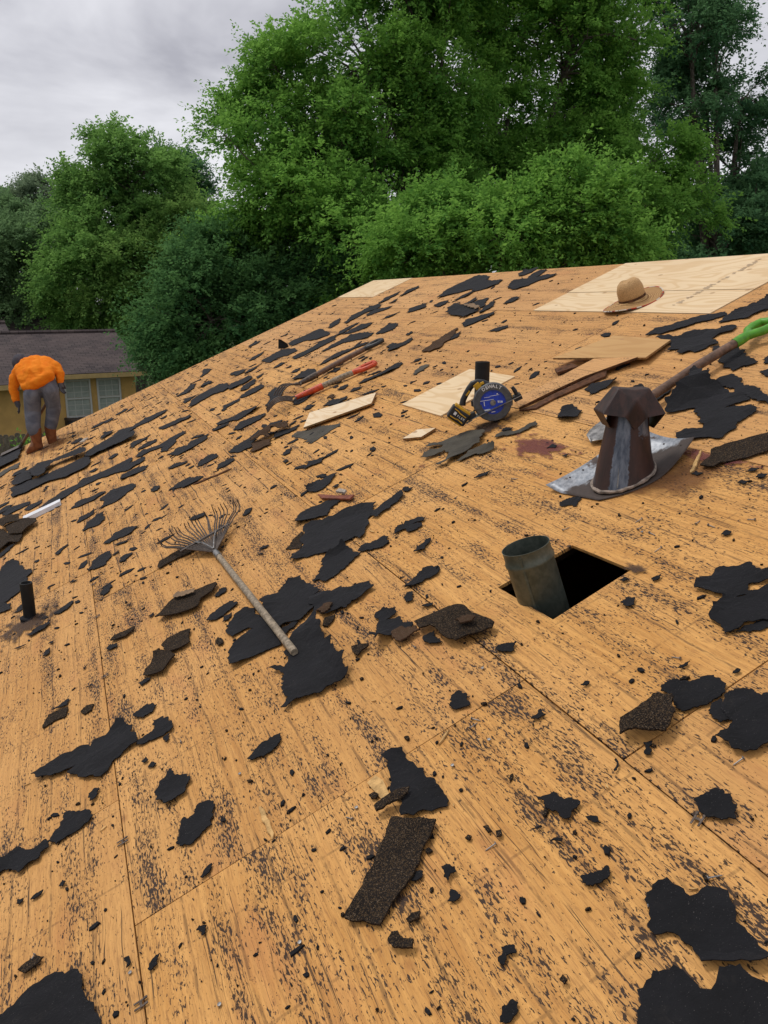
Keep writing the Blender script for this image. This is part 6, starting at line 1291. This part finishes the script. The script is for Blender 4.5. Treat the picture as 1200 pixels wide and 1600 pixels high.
for ob_, amp, fr in ((sw_, .008, 9.0), (pe.children[-1], .008, 10.0)):       # cloth folds
    for v_ in ob_.data.vertices:
        c_ = v_.co; n_ = noise.noise((c_.x*fr, c_.y*fr, c_.z*fr*2.2+c_.x*6)); n2 = 1-abs(noise.noise((c_.x*fr*1.3+5, c_.y*fr, c_.z*fr*2.6)))*2
        v_.co = c_+v_.normal*amp*(n_*.6+n2*.4)
def boot(ax, ay, yy, tx, ty, ydir):
    b = blob_mesh('boot', [[J(ax, ay-17, yy, .072), J(ax, ay-2, yy, .066), J(ax+1, ay+9, yy, .058)], [J(ax+3, ay+11, yy, .052), J((ax+tx)/2, (ay+10+ty)/2, yy+ydir*.5, .054), J(tx+2, ty, yy+ydir, .042)]], MT['boot'], pe, .009, 4)
    mb = MB(); a, c = Vector(J(ax+7, ay+16, yy)[:3]), Vector(J(tx-1, ty+4.5, yy+ydir)[:3])
    mb.tube([a, a.lerp(c, .3), a.lerp(c, .65), c], [.03, .036, .04, .028], 10); so_ = mb.build('sole', MT['sole'], b, smooth=True)
boot(60, 685, -.02, 43, 706.5, .02); boot(77, 683, .12, 73, 694, .14)
# cap over the bowed head
mb = MB(); mb.lathe([(.0, .112), (.05, .105), (.088, .075), (.102, .03), (.104, -.01), (.100, -.012)], 24, Matrix.Translation(Vector(J(21, 566, .48, 0)[:3])) @ Matrix.Rotation(R(-62), 4, 'Y') @ Matrix.Rotation(R(25), 4, 'X')); mb.build('cap', MT['cap'], pe, smooth=True)
mb = MB(); mb.lathe([(.10, .0), (.135, .01), (.136, .014), (.10, .004)], 20, Matrix.Translation(Vector(J(19, 569, .50, 0)[:3])) @ Matrix.Rotation(R(-62), 4, 'Y') @ Matrix.Rotation(R(25), 4, 'X')); mb.build('cap_brim', MT['cap'], pe, smooth=True)
def glove(wx, wy, wyy, dx, dz, side):
    w0 = Vector(J(wx, wy, wyy, 0)[:3]); d = Vector((dx, -.15, dz)).normalized(); sd_ = Vector((.35*side, -.9, .1)).normalized(); sd_ = (sd_-d*sd_.dot(d)).normalized()
    js = [(*(w0-d*.045), .046, .044), (*(w0-d*.02), .040, .036), (*(w0+d*.035), .04, .028), (*(w0+d*.085), .042, .024)]; es = [(0, 1), (1, 2), (2, 3)]
    for k, (o_, ln) in enumerate(((-.03, .07), (-.010, .08), (.010, .076), (.029, .06))):
        a = w0+d*.10+sd_*o_; nrm_ = d.cross(sd_); b = a+d*ln*.55+nrm_*.008*side; c = b+d*ln*.4+nrm_*.022*side; i = len(js)
        js += [(*a, .0115), (*b, .0105), (*c, .009)]; es += [(3, i), (i, i+1), (i+1, i+2)]
    i = len(js); a = w0+d*.045-sd_*.04; b = a+d*.035-sd_*.022; c = b+d*.03-sd_*.004; js += [(*a, .014), (*b, .012), (*c, .010)]; es += [(2, i), (i, i+1), (i+1, i+2)]
    skin_mesh('glove', js, es, MT['glove'], pe, 1)
glove(27.5, 623, .10, .3, -1, 1); glove(101, 592, .12, .15, -1, -1)
# his stripping shovel: shaft hidden in front of him, blade under the felt
a = roofw(11.0, -1.30, .02); b = Vector(pe.matrix_world @ Vector(J(62, 634, .34, 0)[:3]))
tw = thing('stripping_shovel', 'dark shovel at the feet of the worker, its blade under the felt', 'shovel', Matrix.Translation(a)); d = b-a
mb = MB(); mb.tube([d*.18, d*.6, d], [.02, .019, .019], 10); mb.build('shaft', MT['shaft'], tw, smooth=True)
mb = MB(); mb.tube([d*.0, d*.1, d*.2], [.012, .022, .023], 10); mb.build('socket', MT['darksteel'], tw, smooth=True)
mb = MB(); mb.box((-.08, .06, .006), (.26, .2, .006), Matrix.Rotation(-SL, 3, 'Y')); mb.build('blade', MT['darksteel'], tw, bevel=.002)

# ------------------------------------------------------------------ nails and panel clips
npx = NAILS
r_ = random.Random(21); protos = []
for k in range(3):
    mb = MB(); mb.lathe([(0, .0012), (.0048, .001), (.0052, 0), (.0048, -.0012), (.0016, -.0014), (.0014, -.026), (.0, -.031)], 10); protos.append(mb.mesh('roofing_nail')); protos[-1].materials.append(MT['steel'])
for i, (u, v, st_) in enumerate(npx):
    o = bpy.data.objects.new('roofing_nail', protos[i % 3]); COL.objects.link(o)
    if st_: o.matrix_world = roof_frame(u, v, .0065)
    else: o.matrix_world = roof_frame(u, v, .0055, r_.random()*6.28) @ Matrix.Rotation(R(82), 4, 'X')
    tag(o, 'small grey roofing nail with its round head up, driven into the deck' if st_ else 'small grey roofing nail lying loose on its side on the deck', 'nail', 'loose roofing nails on the deck')
for i, (u, v, yaw, lab) in enumerate(CLIPS):
    t = thing('panel_clip', lab, 'clip', roof_frame(u, v, .004, R(yaw)), 'metal clips along the plywood seams')
    for y in (-.012, .012):
        mb = MB(); mb.box((0, y*.7, .002), (.034, .005, .002)); mb.box((.013, y*.7, .003), (.009, .006, .003)); mb.build('prong', MT['darksteel'], t, bevel=.0006)
    mb = MB(); mb.box((0, 0, .0015), (.006, .018, .0018)); mb.build('web', MT['darksteel'], t)
